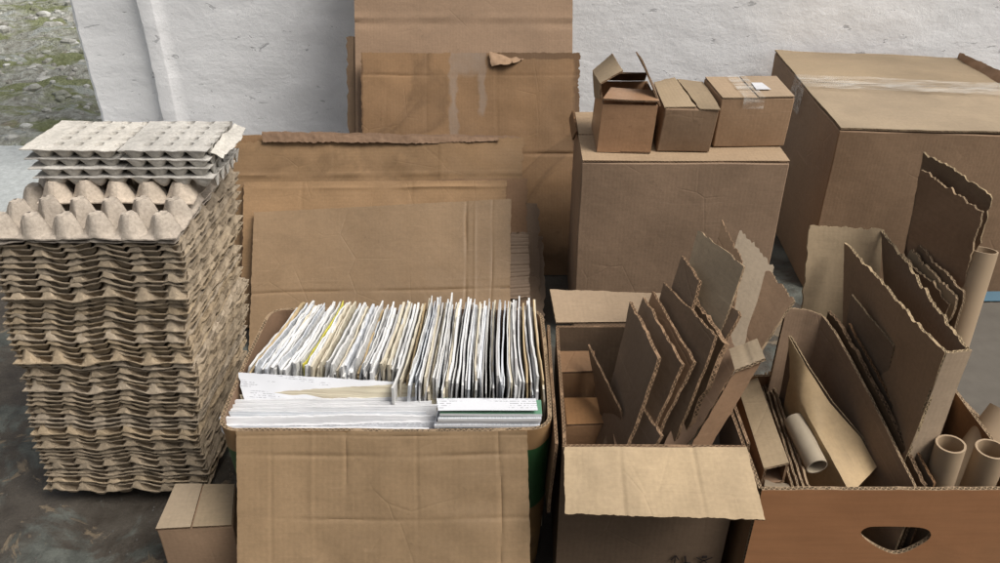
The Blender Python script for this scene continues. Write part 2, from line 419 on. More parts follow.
# ------------------------------------------------------------------ setting
def plane_grid(name, x0, x1, y0, y1, z, nx, ny, mat, hf=None):
    mb = MB()
    for i in range(ny + 1):
        for j in range(nx + 1):
            x, y = x0 + (x1 - x0) * j / nx, y0 + (y1 - y0) * i / ny
            mb.v.append(Vector((x, y, z + (hf(x, y) if hf else 0))))
    for i in range(ny):
        for j in range(nx):
            a = i * (nx + 1) + j
            mb.face((a, a + 1, a + nx + 2, a + nx + 1), [(0, 0)] * 4)
    return mb.build(name, [mat])
WY = 2.35
fl = plane_grid('floor', -3.2, 3.5, -3.0, WY, 0, 4, 4, FLOOR); tag(fl, None, None, kind='structure')
def threshold():
    mb = MB(); grid(mb, quad((-3.2, 1.78, .008), (-1.245, 1.78, .008), (-1.245, 2.6, .008), (-3.2, 2.6, .008)), t=.05, nu=12, nv=6, warp=.004, m1=0)
    return tag(mb.build('path', [CONCP]), None, None, kind='structure')
threshold()
def hf(x, y):
    r = max(0, y - 2.6)
    return .05 * noise.noise(Vector((x * 1.2, y * 2.4, 0))) + .035 * noise.noise(Vector((x * 5, y * 8, 3))) + .016 * noise.noise(Vector((x * 17, y * 20, 5))) + .03 * r - .02
gr = plane_grid('ground', -8, -.9, 2.56, 10, 0, 260, 330, GROUND, hf); tag(gr, None, None, kind='structure')
plane_grid('ground', -60, 60, -60, 90, -.16, 2, 2, GROUND)['kind'] = 'structure'
def stones():
    mb = MB()
    for k in range(2600):
        x = random.uniform(-4.6, -1.0); y = random.uniform(2.62, 7.5); r = random.uniform(.005, .022) * (1.9 if random.random() < .07 else 1)
        z = hf(x, y); c = len(mb.v); n = 6; a0 = random.random() * 6; sx, sy = random.uniform(.7, 1.5), random.uniform(.6, 1.2)
        for L, (rr, zz) in enumerate(((1, -.2), (.9, .35), (.5, .65))):
            for q in range(n):
                a = a0 + q * 6.2832 / n; j = random.uniform(.8, 1.2)
                mb.v.append(Vector((x + math.cos(a) * r * rr * sx * j, y + math.sin(a) * r * rr * sy * j, z + zz * r * random.uniform(.8, 1.1))))
        for L in range(2):
            for q in range(n):
                mb.face((c + L * n + q, c + L * n + (q + 1) % n, c + (L + 1) * n + (q + 1) % n, c + (L + 1) * n + q), [(0, 0)] * 4)
        mb.face([c + 2 * n + q for q in range(n)], [(0, 0)] * n)
    o = mb.build('gravel', [STONE], smooth=False); tag(o, 'loose rubble stones and grit scattered over the mossy ground outside', 'gravel', kind='stuff')
stones()
def wall():
    mb = MB(); H = 2.7
    # profile in plan from the opening rightwards: jamb band set back, raised rib, wall
    prof = [(-1.262, 2.62), (-1.262, 2.388), (-1.250, 2.376), (-1.062, 2.376), (-1.052, 2.372), (-1.050, 2.362), (-1.047, 2.348), (-1.006, 2.343), (-1.002, 2.344), (-.985, 2.352)]
    x = -.985
    while x < 3.4: x += .02; prof.append((x, 2.352))
    prof.append((3.4, 2.62))
    nzv = 120; zs = [-.05 + 1.3 * i / nzv for i in range(nzv + 1)] + [H]
    k = 0
    for z in zs:
        for (px, py) in prof:
            p = Vector((px, py, z)); d = Vector((0, 0, 0))
            amp = .0018
            d.y = amp * nz(p, 7) + .0014 * nz((px * 2.2, py, z * 3), 5, 4.)
            d.y += .0008 * nz(p, 34, 1.)
            d.x = .005 * nz((px, 0, z), 11, 2.) + .003 * nz((px, 0, z), 38, 6.) if px < -.98 else 0
            mb.v.append(p + d)
    n = len(prof)
    for i in range(len(zs) - 1):
        for j in range(n - 1):
            a = i * n + j; mb.face((a, a + 1, a + n + 1, a + n), [(0, 0)] * 4)
    mb.face([len(zs) * n - n + j for j in range(n)], [(0, 0)] * n)
    root = thing('wall', 'rough white painted plaster wall behind the cardboard, with a raised rib by the opening', 'wall', (0, 2.35, 0))
    mb.build('plaster', [PLASTER], root)
wall()

def sky_block_wall(name, x0, y0, x1, y1, h, label):
    d = Vector((x1 - x0, y1 - y0, 0)).normalized(); n_ = Vector((-d.y, d.x, 0)) * .12
    mb = MB(); a, b = Vector((x0, y0, 0)), Vector((x1, y1, 0)); u = Vector((0, 0, h)); z4 = [(0, 0)] * 4
    mb.v = [a, b, b + n_, a + n_, a + u, b + u, b + n_ + u, a + n_ + u]
    for f in ((0, 1, 5, 4), (1, 2, 6, 5), (2, 3, 7, 6), (3, 0, 4, 7), (4, 5, 6, 7), (3, 2, 1, 0)): mb.face(f, z4)
    o = mb.build(name, [SKY_BLOCK_MAT], smooth=False, loc=a); tag(o, label, 'wall')
SKY_BLOCK_MAT = plain('sky_block_dark', (.16, .155, .15), .9)
sky_block_wall('wall', 3.2, -2.6, -1.6, -2.6, 2.9, 'unseen dark wall added behind the viewer to block the low sky')  # out-of-view wall added to keep low sky light off the box fronts

# ------------------------------------------------------------------ egg trays
def sm(x): x = max(0, min(1, x)); return x * x * (3 - 2 * x)
def tray_mesh(name, nx, ny, p, crown, seed, mat, s=8, th=.0016):
    """egg tray: nx x ny cups between truncated posts, all posts inside a flat wavy rim"""
    m = .0225 if crown else .0218
    W, D = nx * p + 2 * m, ny * p + 2 * m
    def axis(n): 
        e = [0, .0018, .004, .0065, .010, .014, .018]
        a = [v * m / .0225 for v in e] + [m + i * p / s for i in range(n * s + 1)]
        return a + [2 * m + n * p - v * m / .0225 for v in reversed(e)]
    xs, ys = axis(nx), axis(ny)
    mb = MB(); top = []
    tall = .0285 if crown else .027
    for y in ys:
        for x in xs:
            X, Y = (x - m) / p, (y - m) / p
            fx = X - min(max(round(X), 0), nx); fy = Y - min(max(round(Y), 0), ny)
            ir, jr = min(max(round(X), 0), nx), min(max(round(Y), 0), ny)
            ang = math.atan2(fy, fx)
            rp = max(abs(fx), abs(fy), .76 * (abs(fx) + abs(fy))) * p * (1 + .05 * math.cos(4 * ang + seed))
            hgt = tall * (1 + .10 * nz((ir, jr, 0), 1.37, seed)) 
            r0 = .0105 + .0015 * nz((ir, jr, 5), 1.71, seed)
            post = hgt * (1 - min(1, max(0, (rp - r0) / (.0220 - r0))))
            if rp < r0: post -= .0025 * (1 - rp / r0) + .002 * fy
            if crown: post -= .002 * max(0, 1 - rp / .004)
            ci = X - math.floor(X) - .5; cj = Y - math.floor(Y) - .5
            inn = 0 <= X <= nx and 0 <= Y <= ny
            rc = math.hypot(ci, cj) * p
            cup = -.030 * (1 - sm((rc - .008) / .0165)) if inn else 0
            if not crown and not inn:
                dd = min(x, W - x, y, D - y); al = X if (y < m or y > D - m) else Y
                cup = -(.013 if (y < m or y > D - m) else .006) * sm((dd - .0025) / .005) * sm((m - dd) / .007) * abs(math.sin(math.pi * al)) ** .8
            z = post + cup
            de = min(x, W - x, y, D - y)
            if not crown:
                u = x / W; fr = max(0, 1 - max(0, y) / .09)
                wv = -.0048 * math.sin((u - .27) / .40 * 2 * math.pi) * sm((u - .25) / .08) * sm((.80 - u) / .1)
                z += fr * wv
                z += (.0016 * nz((x, y, 0), 14, seed) + .0010 * nz((x, y, 0), 60, seed + 3)) * (1 if de < .012 else .3)
            else:
                z += .0016 * nz((x, y, 0), 18, seed) + .0012 * nz((x, y, 0), 60, seed + 2)
            if de < .0068: z -= (.0068 - de) * (.02 + .35 * nz((x, y, 0), 25, seed + 8))
            jx = jy = 0
            if de < .0005:
                j = .0026 if not crown else .002
                jx = j * (nz((x, y, 1), 30, seed + 5) + .5 * nz((x, y, 1), 110, seed + 5)); jy = j * (nz((x, y, 2), 30, seed + 6) + .5 * nz((x, y, 2), 110, seed + 5))
            top.append(Vector((x - W / 2 + jx, y + jy, z)))
    n = len(top); mb.v = top + [v - Vector((0, 0, th)) for v in top]
    nxn, nyn = len(xs), len(ys)
    z4 = [(0, 0)] * 4
    for i in range(nyn - 1):
        for j in range(nxn - 1):
            a = i * nxn + j
            mb.face((a, a + 1, a + nxn + 1, a + nxn), z4); mb.face((a + n, a + nxn + n, a + nxn + 1 + n, a + 1 + n), z4)
    loop = [j for j in range(nxn - 1)] + [i * nxn + nxn - 1 for i in range(nyn - 1)] + [(nyn - 1) * nxn + j for j in range(nxn - 1, 0, -1)] + [i * nxn for i in range(nyn - 1, 0, -1)]
    for q in range(len(loop)):
        a, b = loop[q], loop[(q + 1) % len(loop)]; mb.face((b, a, a + n, b + n), z4)
    o = mb.build(name, [mat]); return o
NTR = 50
vars_ = [tray_mesh('egg_tray', 5, 5, .0465, False, 10 + 7 * k, PULP) for k in range(6)]
PH = .0466
ordn = ['lowest', 'second lowest', 'third lowest', 'fourth lowest', 'fifth lowest']
def ordi(k):
    w = ['', 'first', 'second', 'third', 'fourth', 'fifth', 'sixth', 'seventh', 'eighth', 'ninth', 'tenth', 'eleventh', 'twelfth', 'thirteenth', 'fourteenth', 'fifteenth', 'sixteenth', 'seventeenth', 'eighteenth', 'nineteenth', 'twentieth']
    tens = {2: 'twenty', 3: 'thirty', 4: 'forty', 5: 'fifty', 6: 'sixty'}; tn = {3: 'thirtieth', 4: 'fortieth', 5: 'fiftieth', 6: 'sixtieth'}
    if k <= 20: return w[k]
    return tn[k // 10] if k % 10 == 0 else tens[k // 10] + '-' + w[k % 10]
for i in range(NTR):
    v = vars_[i % 6]
    o = v if i < 6 else v.copy()
    if i >= 6: C.objects.link(o)
    f = i / (NTR - 1)
    rnd = random.Random(i * 13 + 5)
    jx = rnd.gauss(0, .0022) + .004 * math.sin(i * .33); jy = rnd.gauss(0, .002)
    o.location = (-.640 + .047 * f + jx, .958 + .020 * f + jy, .0345 + i * .00953 + rnd.uniform(-.0012, .0012))
    o.rotation_euler = (R(rnd.gauss(0, .35)), R(rnd.gauss(0, .3)), R(rnd.gauss(-.5, .8)))
    lab = 'tan pulp egg tray lowest in the tall stack, resting on the dark floor' if i == 0 else 'tan pulp egg tray in the tall stack, %s from the floor' % ordi(i + 1)
    tag(o, lab, 'egg tray', 'tan egg trays nested in the tall stack')
big = tray_mesh('egg_tray', 5, 5, .0465, True, 91, PULPT, s=10, th=.002)
big.location = (-.594, .972, .0345 + NTR * .00953 + .0045); big.rotation_euler = (R(.5), R(-.6), R(-1))
tag(big, 'wide pinkish egg tray with tall pointed posts, capping the tall tan stack', 'egg tray')
big0 = tray_mesh('egg_tray', 5, 5, .0465, True, 92, PULPT, s=10, th=.002)
big0.location = (-.598, .975, .0345 + NTR * .00953 - .006 + .003); big0.rotation_euler = (R(0), R(-.3), R(-.4))
tag(big0, 'egg tray with posts nested just under the wide pinkish top tray', 'egg tray')
mid_ = tray_mesh('egg_tray', 4, 4, .0465, True, 97, PULPT, s=10, th=.002)
mid_.location = (-.5708, 1.052, .0345 + NTR * .00953 + .021); mid_.rotation_euler = (R(.2), R(.4), R(.3))
tag(mid_, 'narrower pointed egg tray lying between the wide tray and the small grey cartons', 'egg tray')
# small flat cartons: flat top with dimples, cups bulging under
def carton_mesh(name, seed, torn=False):
    nx, ny, px, py, s = 4, 5, .0300, .0240, 14
    W, D = nx * px, ny * py; bl = .016 if not torn else 0.006; br = .004
    xs = [-bl, -bl * .5] + [i * px / s for i in range(nx * s + 1)] + [W + br]
    ys = [-.0012] + [i * py / s for i in range(ny * s + 1)] + [D + .006]
    T, B = [], []
    for y in ys:
        for x in xs:
            ins = 0 <= x <= W and 0 <= y <= D
            cx = math.sin(math.pi * min(max(x, 0), W) / px) ** 2; cy = math.sin(math.pi * min(max(y, 0), D) / py) ** 2
            # dimples where four cups meet, shifted to the near right of each post
            fx = (x / px + .5) % 1 - .5; fy = (y / py + .5) % 1 - .5
            inside = .4 * px < x < W + .3 * px and -.4 * py < y < D - .2 * py
            r2 = math.sqrt((fx / .17) ** 2 + (fy / .24) ** 2)
            z = .0016 * cx * cy - (.020 * (1 - sm((r2 - .55) / .7)) if ins and x > .2 * px and y > .45 * py else 0)
            z += .0012 * nz((x, y, 0), 60, seed)
            cup = -(.0175 * (cx ** .5) * (cy ** .22)) if ins else 0
            if -.001 <= y <= .001: pass
            dx = dy = 0
            if x in (xs[0], xs[-1]) or y in (ys[0], ys[-1]): dx = .0015 * nz((x, y, 3), 70, seed); dy = .0015 * nz((x, y, 5), 70, seed)
            T.append(Vector((x - W / 2 + dx, y + dy, z))); B.append(Vector((x - W / 2 + dx, y + dy, min(z - .0013, cup - .0012))))
    mb = MB(); n = len(T); mb.v = T + B; nxn, nyn = len(xs), len(ys); z4 = [(0, 0)] * 4
    for i in range(nyn - 1):
        for j in range(nxn - 1):
            a = i * nxn + j
            mb.face((a, a + 1, a + nxn + 1, a + nxn), z4); mb.face((a + n, a + nxn + n, a + nxn + 1 + n, a + 1 + n), z4)
    loop = [j for j in range(nxn - 1)] + [i * nxn + nxn - 1 for i in range(nyn - 1)] + [(nyn - 1) * nxn + j for j in range(nxn - 1, 0, -1)] + [i * nxn for i in range(nyn - 1, 0, -1)]
    for q in range(len(loop)):
        a, b = loop[q], loop[(q + 1) % len(loop)]; mb.face((b, a, a + n, b + n), z4)
    return mb.build(name, [PULPG])
cz = mid_.location.z + .030
cm = [carton_mesh('egg_carton', 3, False), carton_mesh('egg_carton', 8, True)]
for side in (0, 1):
    for L in range(4):
        o = cm[side] if L == 0 else cm[side].copy()
        if L: C.objects.link(o)
        o.location = ((-.622, -.490)[side] + random.gauss(0, .0012) + (.010 - L * .0035 if side == 0 else .004 - .001 * L), 1.068 + random.gauss(0, .0012), cz + .005 + L * .0140)
        o.rotation_euler = (R(-1.0 + random.gauss(0, .4)), R(random.gauss(0, .5)), R(random.gauss(0, .7)))
        o['label'] = 'small grey dimpled egg carton, %s of the %s pile' % (['bottom', 'second from bottom', 'second from top', 'top'][L], ['left-hand', 'right-hand'][side])
        o['category'] = 'egg carton'; o['group'] = 'small grey egg cartons on top of the stack'
# torn lid of the right pile
top_r = o
lid = MB(); a0 = Vector((-.425, 1.075, cz + .040)); a1 = Vector((-.420, 1.185, cz + .046))
grid(lid, [[a0, a0 + Vector((.004, .06, .006)), a1], [a0 + Vector((.014, .010, -.012)), a0 + Vector((.026, .06, -.006)), a1 + Vector((.020, -.005, -.004))]], t=.0014, nu=10, nv=8, warp=.008, wf=24, jag=(.003, .004, .006, .003), seed=4)
lt = lid.build('torn_lid', [PULPG, PULPG], parent=top_r)

# ------------------------------------------------------------------ tall sheets on the wall
def leaning(u0, v0, u1, v1, Yt, Yb, zb, mat, ed, name, label, shrinkb=0., **kw):
    tl, tr = P(u0, v0, Yt), P(u1, v1, Yt)
    bl, br = Vector((tl.x + shrinkb, Yb, zb)), Vector((tr.x - shrinkb, Yb, zb))
    o = sheet(name, quad(bl, br, tr, tl), mat, ed, **kw); return tag(o, label, 'cardboard sheet')
G1 = 'flattened boxes leaning on the wall'
def tallsheet(tz, x0, x1, off, mat, label, **kw):
    # plane Y = 1.76 + .55 z (leans on the wall high up)
    f = lambda z: 1.76 + .535 * z - off
    x0b, x1b = x0 - .0, x1
    o = sheet('cardboard_sheet', quad((x0b, f(.004), .004), (x1b, f(.004), .004), (x1, f(tz), tz), (x0, f(tz), tz)), mat, kw.pop('ed', 'brown'), **kw)
    tag(o, label, 'cardboard sheet', G1); return o
tallsheet(1.00, -.372, .186, 0, 'tan', 'tall brown sheet rising out of view behind the stained sheet at the wall', nu=30, nv=160, folds=[(1, .565, -.004, .006), (1, .555, .003, .010), (1, .66, .0015, .003)], warp=.006, wf=3)
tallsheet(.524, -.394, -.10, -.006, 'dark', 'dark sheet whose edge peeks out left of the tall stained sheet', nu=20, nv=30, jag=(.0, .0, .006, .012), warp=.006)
def residue(m):
    """grey glue bands left where tape was pulled off"""
    t = m.node_tree; b = t.nodes['Principled BSDF']; src = b.inputs['Base Color'].links[0].from_socket
    L = t.links.new
    tc = t.nodes.new('ShaderNodeTexCoord'); sp = t.nodes.new('ShaderNodeSeparateXYZ'); nz_ = t.nodes.new('ShaderNodeTexNoise')
    nz_.inputs['Scale'].default_value = 28; nz_.inputs['Detail'].default_value = 5; L(tc.outputs['UV'], sp.inputs[0]); L(tc.outputs['UV'], nz_.inputs['Vector'])
    def M(op, a, b_=None, cl=False):
        x = t.nodes.new('ShaderNodeMath'); x.operation = op; x.use_clamp = cl
        for k, v in enumerate((a, b_)):
            if v is None: continue
            if isinstance(v, (int, float)): x.inputs[k].default_value = v
            else: L(v, x.inputs[k])
        return x.outputs[0]
    wob = M('MULTIPLY', M('SUBTRACT', nz_.outputs['Fac'], .5), .035); tot = None
    for c0, hw, v0 in ((.232, .013, .34), (.305, .011, .40), (.268, .045, .50)):
        dx = M('ADD', M('ABSOLUTE', M('SUBTRACT', sp.outputs[0], c0)), wob)
        a = M('MULTIPLY', M('SUBTRACT', hw, dx), 170, True); a = M('MULTIPLY', a, M('MULTIPLY', M('SUBTRACT', M('ADD', sp.outputs[1], wob), v0), 60, True))
        tot = a if tot is None else M('MAXIMUM', tot, a)
    mx = t.nodes.new('ShaderNodeMix'); mx.data_type = 'RGBA'; L(M('MULTIPLY', tot, M('ADD', .12, M('MULTIPLY', nz_.outputs['Fac'], .5))), mx.inputs[0]); L(src, mx.inputs[6]); mx.inputs[7].default_value = (.27, .235, .205, 1)
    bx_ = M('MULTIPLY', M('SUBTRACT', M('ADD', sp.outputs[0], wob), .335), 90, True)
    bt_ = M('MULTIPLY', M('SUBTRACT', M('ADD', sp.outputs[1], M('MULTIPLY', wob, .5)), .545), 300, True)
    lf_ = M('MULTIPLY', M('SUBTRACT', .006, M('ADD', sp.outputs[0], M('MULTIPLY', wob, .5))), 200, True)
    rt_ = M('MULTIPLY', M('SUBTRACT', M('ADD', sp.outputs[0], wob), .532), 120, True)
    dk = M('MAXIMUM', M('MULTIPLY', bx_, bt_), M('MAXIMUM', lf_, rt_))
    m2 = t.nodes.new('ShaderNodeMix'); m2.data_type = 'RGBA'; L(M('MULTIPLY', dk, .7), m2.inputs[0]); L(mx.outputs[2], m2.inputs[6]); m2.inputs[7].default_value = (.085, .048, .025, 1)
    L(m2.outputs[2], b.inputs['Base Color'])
residue(CB['stained'])
ts = tallsheet(.4995, -.350, .200, .040, 'stained', 'water-stained sheet with torn upper right corner, leaning on the white wall', nu=80, nv=110, jag=(0, .010, .004, .006), folds=[(1, .55, .004, .004), (1, .90, .002, .003), (0, .30, .0015, .003), (0, .62, .002, .003)], warp=.008, wf=4)
# peeled liner flap of the stained sheet
f0 = P(490, 60, ts.location.y + .225); 
def plane_pt(u, v, off):     # a point on the plane of the stained sheet, off in front of it
    lo, hi = 1.5, 2.4
    for _ in range(40):
        m = (lo + hi) / 2; p = P(u, v, m)
        if m - (1.76 + .535 * p.z - .040 - off) > 0: hi = m
        else: lo = m
    return P(u, v, m)
pe = sheet('peeled_liner', [[plane_pt(491, 66, .012), plane_pt(508, 64, .024), plane_pt(527, 57, .004)], [plane_pt(489, 52, .005), plane_pt(508, 55, .005), plane_pt(530, 55, .003)]], 'tan', 'pale', parent=ts, t=.001, nu=12, nv=10, warp=.010, wf=18, jag=(.006, .004, .003, .004))

# ------------------------------------------------------------------ low pile of flattened boxes behind the papers
def pile(tl, tr, Yt, Yb, mat, label, zb=.004, xb=(0, 0), **kw):
    a, b = P(*tl, Yt), P(*tr, Yt)
    o = sheet('flattened_box', quad((a.x + xb[0], Yb, zb), (b.x + xb[1], Yb, zb), b, a), mat, kw.pop('ed', 'tan'), **kw)
    tag(o, label, 'flattened box', 'flattened boxes standing behind the box of papers'); return o
pile((215, 135), (440, 135), 1.80, 1.62, 'stained', 'darkest flattened box at the back left of the low pile', nu=30, nv=24, warp=.006, jag=(0, 0, .008, .01))
pile((262, 131), (521, 136), 1.78, 1.58, 'brown', 'flattened box with a torn fluted top edge, behind the fold in the low pile', nu=40, nv=26, jag=(0, .006, .006, .004), warp=.008, t=.010)
pile((232, 142), (523, 137), 1.765, 1.54, 'stained2', 'wide stained flattened box with a water-marked upper band in the low pile', nu=90, nv=60, warp=.008, jag=(0, .012, .010, .006), folds=[(1, .80, -.003, .005), (0, .35, .002, .003), (0, .72, -.002, .003)])
pile((243, 183), (527, 178), 1.70, 1.50, 'brown', 'flattened box with tape at its right corner in the low pile', nu=40, nv=24, warp=.007, jag=(0, .012, .003, .004))
pe2 = pile((244, 182), (506, 180), 1.688, 1.485, 'stained2', 'flattened box whose pale folded top edge crosses the low pile', nu=90, nv=70, warp=.006, jag=(0, .01, .002, .004), folds=[(1, .955, -.004, .004), (0, .22, .0015, .003), (0, .64, .0015, .003)], t=.006)
for q, (du, dv, dy) in enumerate(((36, 45, 0), (27, 74, .010), (40, 100, .020))):
    pile((300, 175 + dv * .6), (503 + du, 176 + dv * .6), 1.672 - dy, 1.475 - dy, ['dull', 'tan', 'dull'][q], 'flattened box showing only its ragged right edge in the low pile, ' + ['rearmost of three', 'middle of three', 'front of three'][q], nu=24, nv=24, jag=(0, .012, .01, .004), warp=.004)
fr = pile((254, 212), (511, 199), 1.630, 1.40, 'smooth', 'smooth pale flattened box at the very front of the low pile', nu=170, nv=80, warp=.004, wf=4, jag=(0, .003, .002, .003), folds=[(1, .40, .0035, .003), (0, .83, .003, .003), (0, .865, -.002, .003), (1, .47, -.0012, .002), (0, .93, .0015, .002)], t=.008, ed='brown', xb=(.012, -.004))
pass

def pp(u, v, Yt, Yb, vt):
    """point on a pile sheet's plane (top at pixel row vt, distance Yt; foot at Yb)"""
    zt = P(400, vt, Yt).z; lo, hi = 1.2, 2.2
    for _ in range(40):
        m = (lo + hi) / 2; p = P(u, v, m)
        if m - (Yb + (Yt - Yb) * p.z / zt) > 0: hi = m
        else: lo = m
    return P(u, v, m) + Vector((0, -.003, .001))
tag(sheet('torn_strip', [[pp(263, 142, 1.76, 1.54, 140), pp(330, 142, 1.76, 1.54, 140), pp(420, 143, 1.76, 1.54, 140), pp(500, 140.5, 1.76, 1.54, 140)], [pp(262, 133, 1.76, 1.54, 140), pp(330, 134, 1.76, 1.54, 140), pp(420, 136, 1.76, 1.54, 140), pp(498, 137, 1.76, 1.54, 140)]], 'brown', 'dull', t=.0015, nu=60, nv=6, warp=.003, wf=24, jag=(.005, .004, .002, .004)), 'torn brown strip of liner along the top of the low pile', 'cardboard strip')

# ------------------------------------------------------------------ middle big box and three small ones on it
fz = [(1, (q + .5) / 17, .0016, .0016) for q in range(17)]
tag(sheet('flattened_box', quad(pp(500, 300, 1.632, 1.40, 205), pp(530, 297, 1.632, 1.40, 205), pp(528, 232, 1.632, 1.40, 205), pp(500, 232, 1.632, 1.40, 205)), 'dull', 'pale', t=.003, nu=14, nv=90, warp=.003, jag=(.004, .006, .008, 0), folds=fz), 'bare fluted strip with ripples showing at the right edge of the low pile', 'flattened box', 'flattened boxes standing behind the box of papers')
mbx = thing('cardboard_box', 'large closed tan box standing by the wall under three small boxes', 'cardboard box', (.37, 1.45, 0))
X0, X1, Y0, Y1, ZT = .163, .575, 1.45, 1.735, .428
closed('body', [(X0, Y0), (X1, Y0 - .004), (X1 + .01, Y1), (X0 + .01, Y1)], .0, ZT, 'tan', mbx, bulge=.006, seed=2)
sheet('flap', quad((X0 + .001, Y0 + .001, ZT + .0045), (X1 - .001, Y0 - .002, ZT + .0045), (X1 + .004, Y0 + .139, ZT + .005), (X0 + .004, Y0 + .140, ZT + .005)), 'pale', 'tan', parent=mbx, nu=24, nv=10, warp=.0015, t=.0035)
sheet('flap', quad((X0 + .005, Y0 + .144, ZT + .005), (X1 + .005, Y0 + .143, ZT + .005), (X1 + .009, Y1 - .001, ZT + .005), (X0 + .009, Y1 - .001, ZT + .005)), 'pale', 'tan', parent=mbx, nu=24, nv=10, warp=.0015, t=.0035)
sheet('side_flap', quad((X0 - .003, Y0 + .15, ZT - .012), (X0 - .001, Y1 - .01, ZT - .01), (X0 + .006, Y1 - .01, ZT + .012), (X0 + .004, Y0 + .15, ZT + .008)), 'brown', 'brown', parent=mbx, nu=10, nv=4, warp=.003)
ZB = ZT + .0065
# A: open orange box
A = thing('cardboard_box', 'small orange-brown box with its flaps standing open, leftmost on the large box', 'cardboard box', (.25, 1.487, ZB))
def openbox(parent, fp, z0, z1, mat, ed='tan', t=.003, n=8, seed=0., lean=(0, 0)):
    mb = MB(); b = [Vector((p[0], p[1], z0)) for p in fp]; tt = [Vector((p[0] + lean[0], p[1] + lean[1], z1)) for p in fp]
    for k in range(4):
        a, c = b[k], b[(k + 1) % 4]; d, e = tt[(k + 1) % 4], tt[k]
        nn = (c - a).cross(e - a).normalized(); ins = (c - a).normalized() * (t * 1.02 if k % 2 else 0)
        grid(mb, quad(a + ins, c - ins, d - ins, e + ins), t=t, nu=n, nv=n, warp=.002, seed=seed + k)
    bb = [p + Vector((0, 0, .003)) for p in b]
    grid(mb, quad(bb[0], bb[1], bb[2], bb[3]), t=.0025, nu=3, nv=3, warp=0)
    return mb.build('body', [CB[mat] if isinstance(mat, str) else mat, ED[ed]], parent)
ax0, ax1, ay0, ay1, az = .196, .303, 1.487, 1.64, ZB + .098
openbox(A, [(ax0, ay0 + .004), (ax1, ay0 - .004), (ax1 + .004, ay1), (ax0 + .004, ay1)], ZB, az, 'waxy', 'tan', lean=(.006, .004))
# near flap folded inwards (slanting up to the back), side flaps up, far flap
sheet('flap', quad(P(603, 98, 1.4905), P(659, 101, 1.4835), P(655, 90, 1.545), P(611, 87, 1.548)), 'waxy', 'tan', parent=A, nu=10, nv=6, warp=.003, t=.003)
sheet('flap', [[P(594, 97, 1.635), P(599, 99, 1.50)], [P(592, 70, 1.63), P(600, 83, 1.495)], [P(612, 53, 1.60), P(623, 70, 1.53)]], 'grey', 'tan', parent=A, nu=8, nv=8, warp=.004, t=.003, jag=(0, .003, .003, .002))
sheet('flap', quad(P(661, 106, 1.49), P(654, 84, 1.62), P(637, 51, 1.64), P(644, 62, 1.53)), 'dull', 'tan', parent=A, nu=8, nv=8, warp=.003, t=.003, jag=(0, .002, .002, .002))
sheet('flap', quad((ax0 + .01, ay1 + .004, az + .001), (ax1 + .005, ay1 + .004, az + .001), (ax1 + .002, ay1 - .03, az + .026), (ax0 + .016, ay1 - .03, az + .026)), 'dull', 'tan', parent=A, nu=8, nv=4, warp=.003, t=.003)
# B
B = thing('cardboard_box', 'small tan box with a gaping top seam, middle of the three on the large box', 'cardboard box', (.37, 1.494, ZB))
bx0, bx1, by0, by1, bz = .318, .424, 1.494, 1.66, ZB + .088
closed('body', [(bx0, by0), (bx1, by0 - .004), (bx1 + .006, by1), (bx0 + .006, by1)], ZB, bz, 'tan', B, lean=(.006, .0), seed=5, n=7, amp=.003)
m_ = (bx0 + bx1) / 2
sheet('flap', quad((bx0 + .006, by0 + .003, bz + .004), (m_ + .016, by0 + .004, bz + .003), (m_ + .002, by1, bz + .016), (bx0 + .012, by1, bz + .004)), 'grey', 'pale', parent=B, nu=10, nv=10, warp=.004, t=.0025, jag=(0, .003, .006, 0), seed=3)
sheet('flap', quad((m_ + .022, by0 - .002, bz + .004), (bx1 + .009, by0 - .005, bz + .004), (bx1 + .012, by1, bz + .004), (m_ + .008, by1, bz + .012)), 'grey', 'pale', parent=B, nu=10, nv=10, warp=.004, t=.0025, jag=(0, .002, .002, .003), seed=6)
pass
# C
Cb = thing('cardboard_box', 'small taped box with a white sticker on its lid, rightmost on the large box', 'cardboard box', (.51, 1.522, ZB))
cx0, cx1, cy0, cy1, cz1 = .438, .584, 1.520, 1.655, ZB + .100
closed('body', [(cx0, cy0 - .003), (cx1, cy0), (cx1 + .004, cy1), (cx0 - .004, cy1)], ZB, cz1, 'tan', Cb, lean=(.004, .004), seed=9, n=7)
m_ = (cx0 + cx1) / 2 + .003
sheet('flap', quad((cx0 + .005, cy0 + .001, cz1 + .004), (m_, cy0 + .001, cz1 + .0035), (m_ - .004, cy1 + .003, cz1 + .004), (cx0 + .001, cy1 + .003, cz1 + .004)), 'pale', 'pale', parent=Cb, nu=8, nv=8, warp=.002, t=.0025)
sheet('flap', quad((m_ + .0022, cy0 + .001, cz1 + .0035), (cx1 + .003, cy0 + .003, cz1 + .004), (cx1 + .007, cy1 + .003, cz1 + .004), (m_ - .0018, cy1 + .003, cz1 + .0045)), 'pale', 'pale', parent=Cb, nu=8, nv=8, warp=.002, t=.0025, seed=3)
sheet('tape', [[(m_ - .03, cy0 - .0055, cz1 - .018), (m_ + .012, cy0 - .0055, cz1 - .018)], [(m_ - .03, cy0 - .0045, cz1 + .0065), (m_ + .012, cy0 - .0045, cz1 + .0065)], [(m_ - .032, cy1, cz1 + .0066), (m_ + .010, cy1, cz1 + .0066)]], TAPE, TAPE, parent=Cb, nu=6, nv=8, warp=.0008, t=.0004)
sheet('sticker', quad((m_ + .006, cy0 + .040, cz1 + .0075), (m_ + .036, cy0 + .040, cz1 + .0075), (m_ + .030, cy0 + .085, cz1 + .0075), (m_ + .008, cy0 + .085, cz1 + .0075)), STICK, STICK, parent=Cb, nu=4, nv=4, warp=.0005, t=.0004)

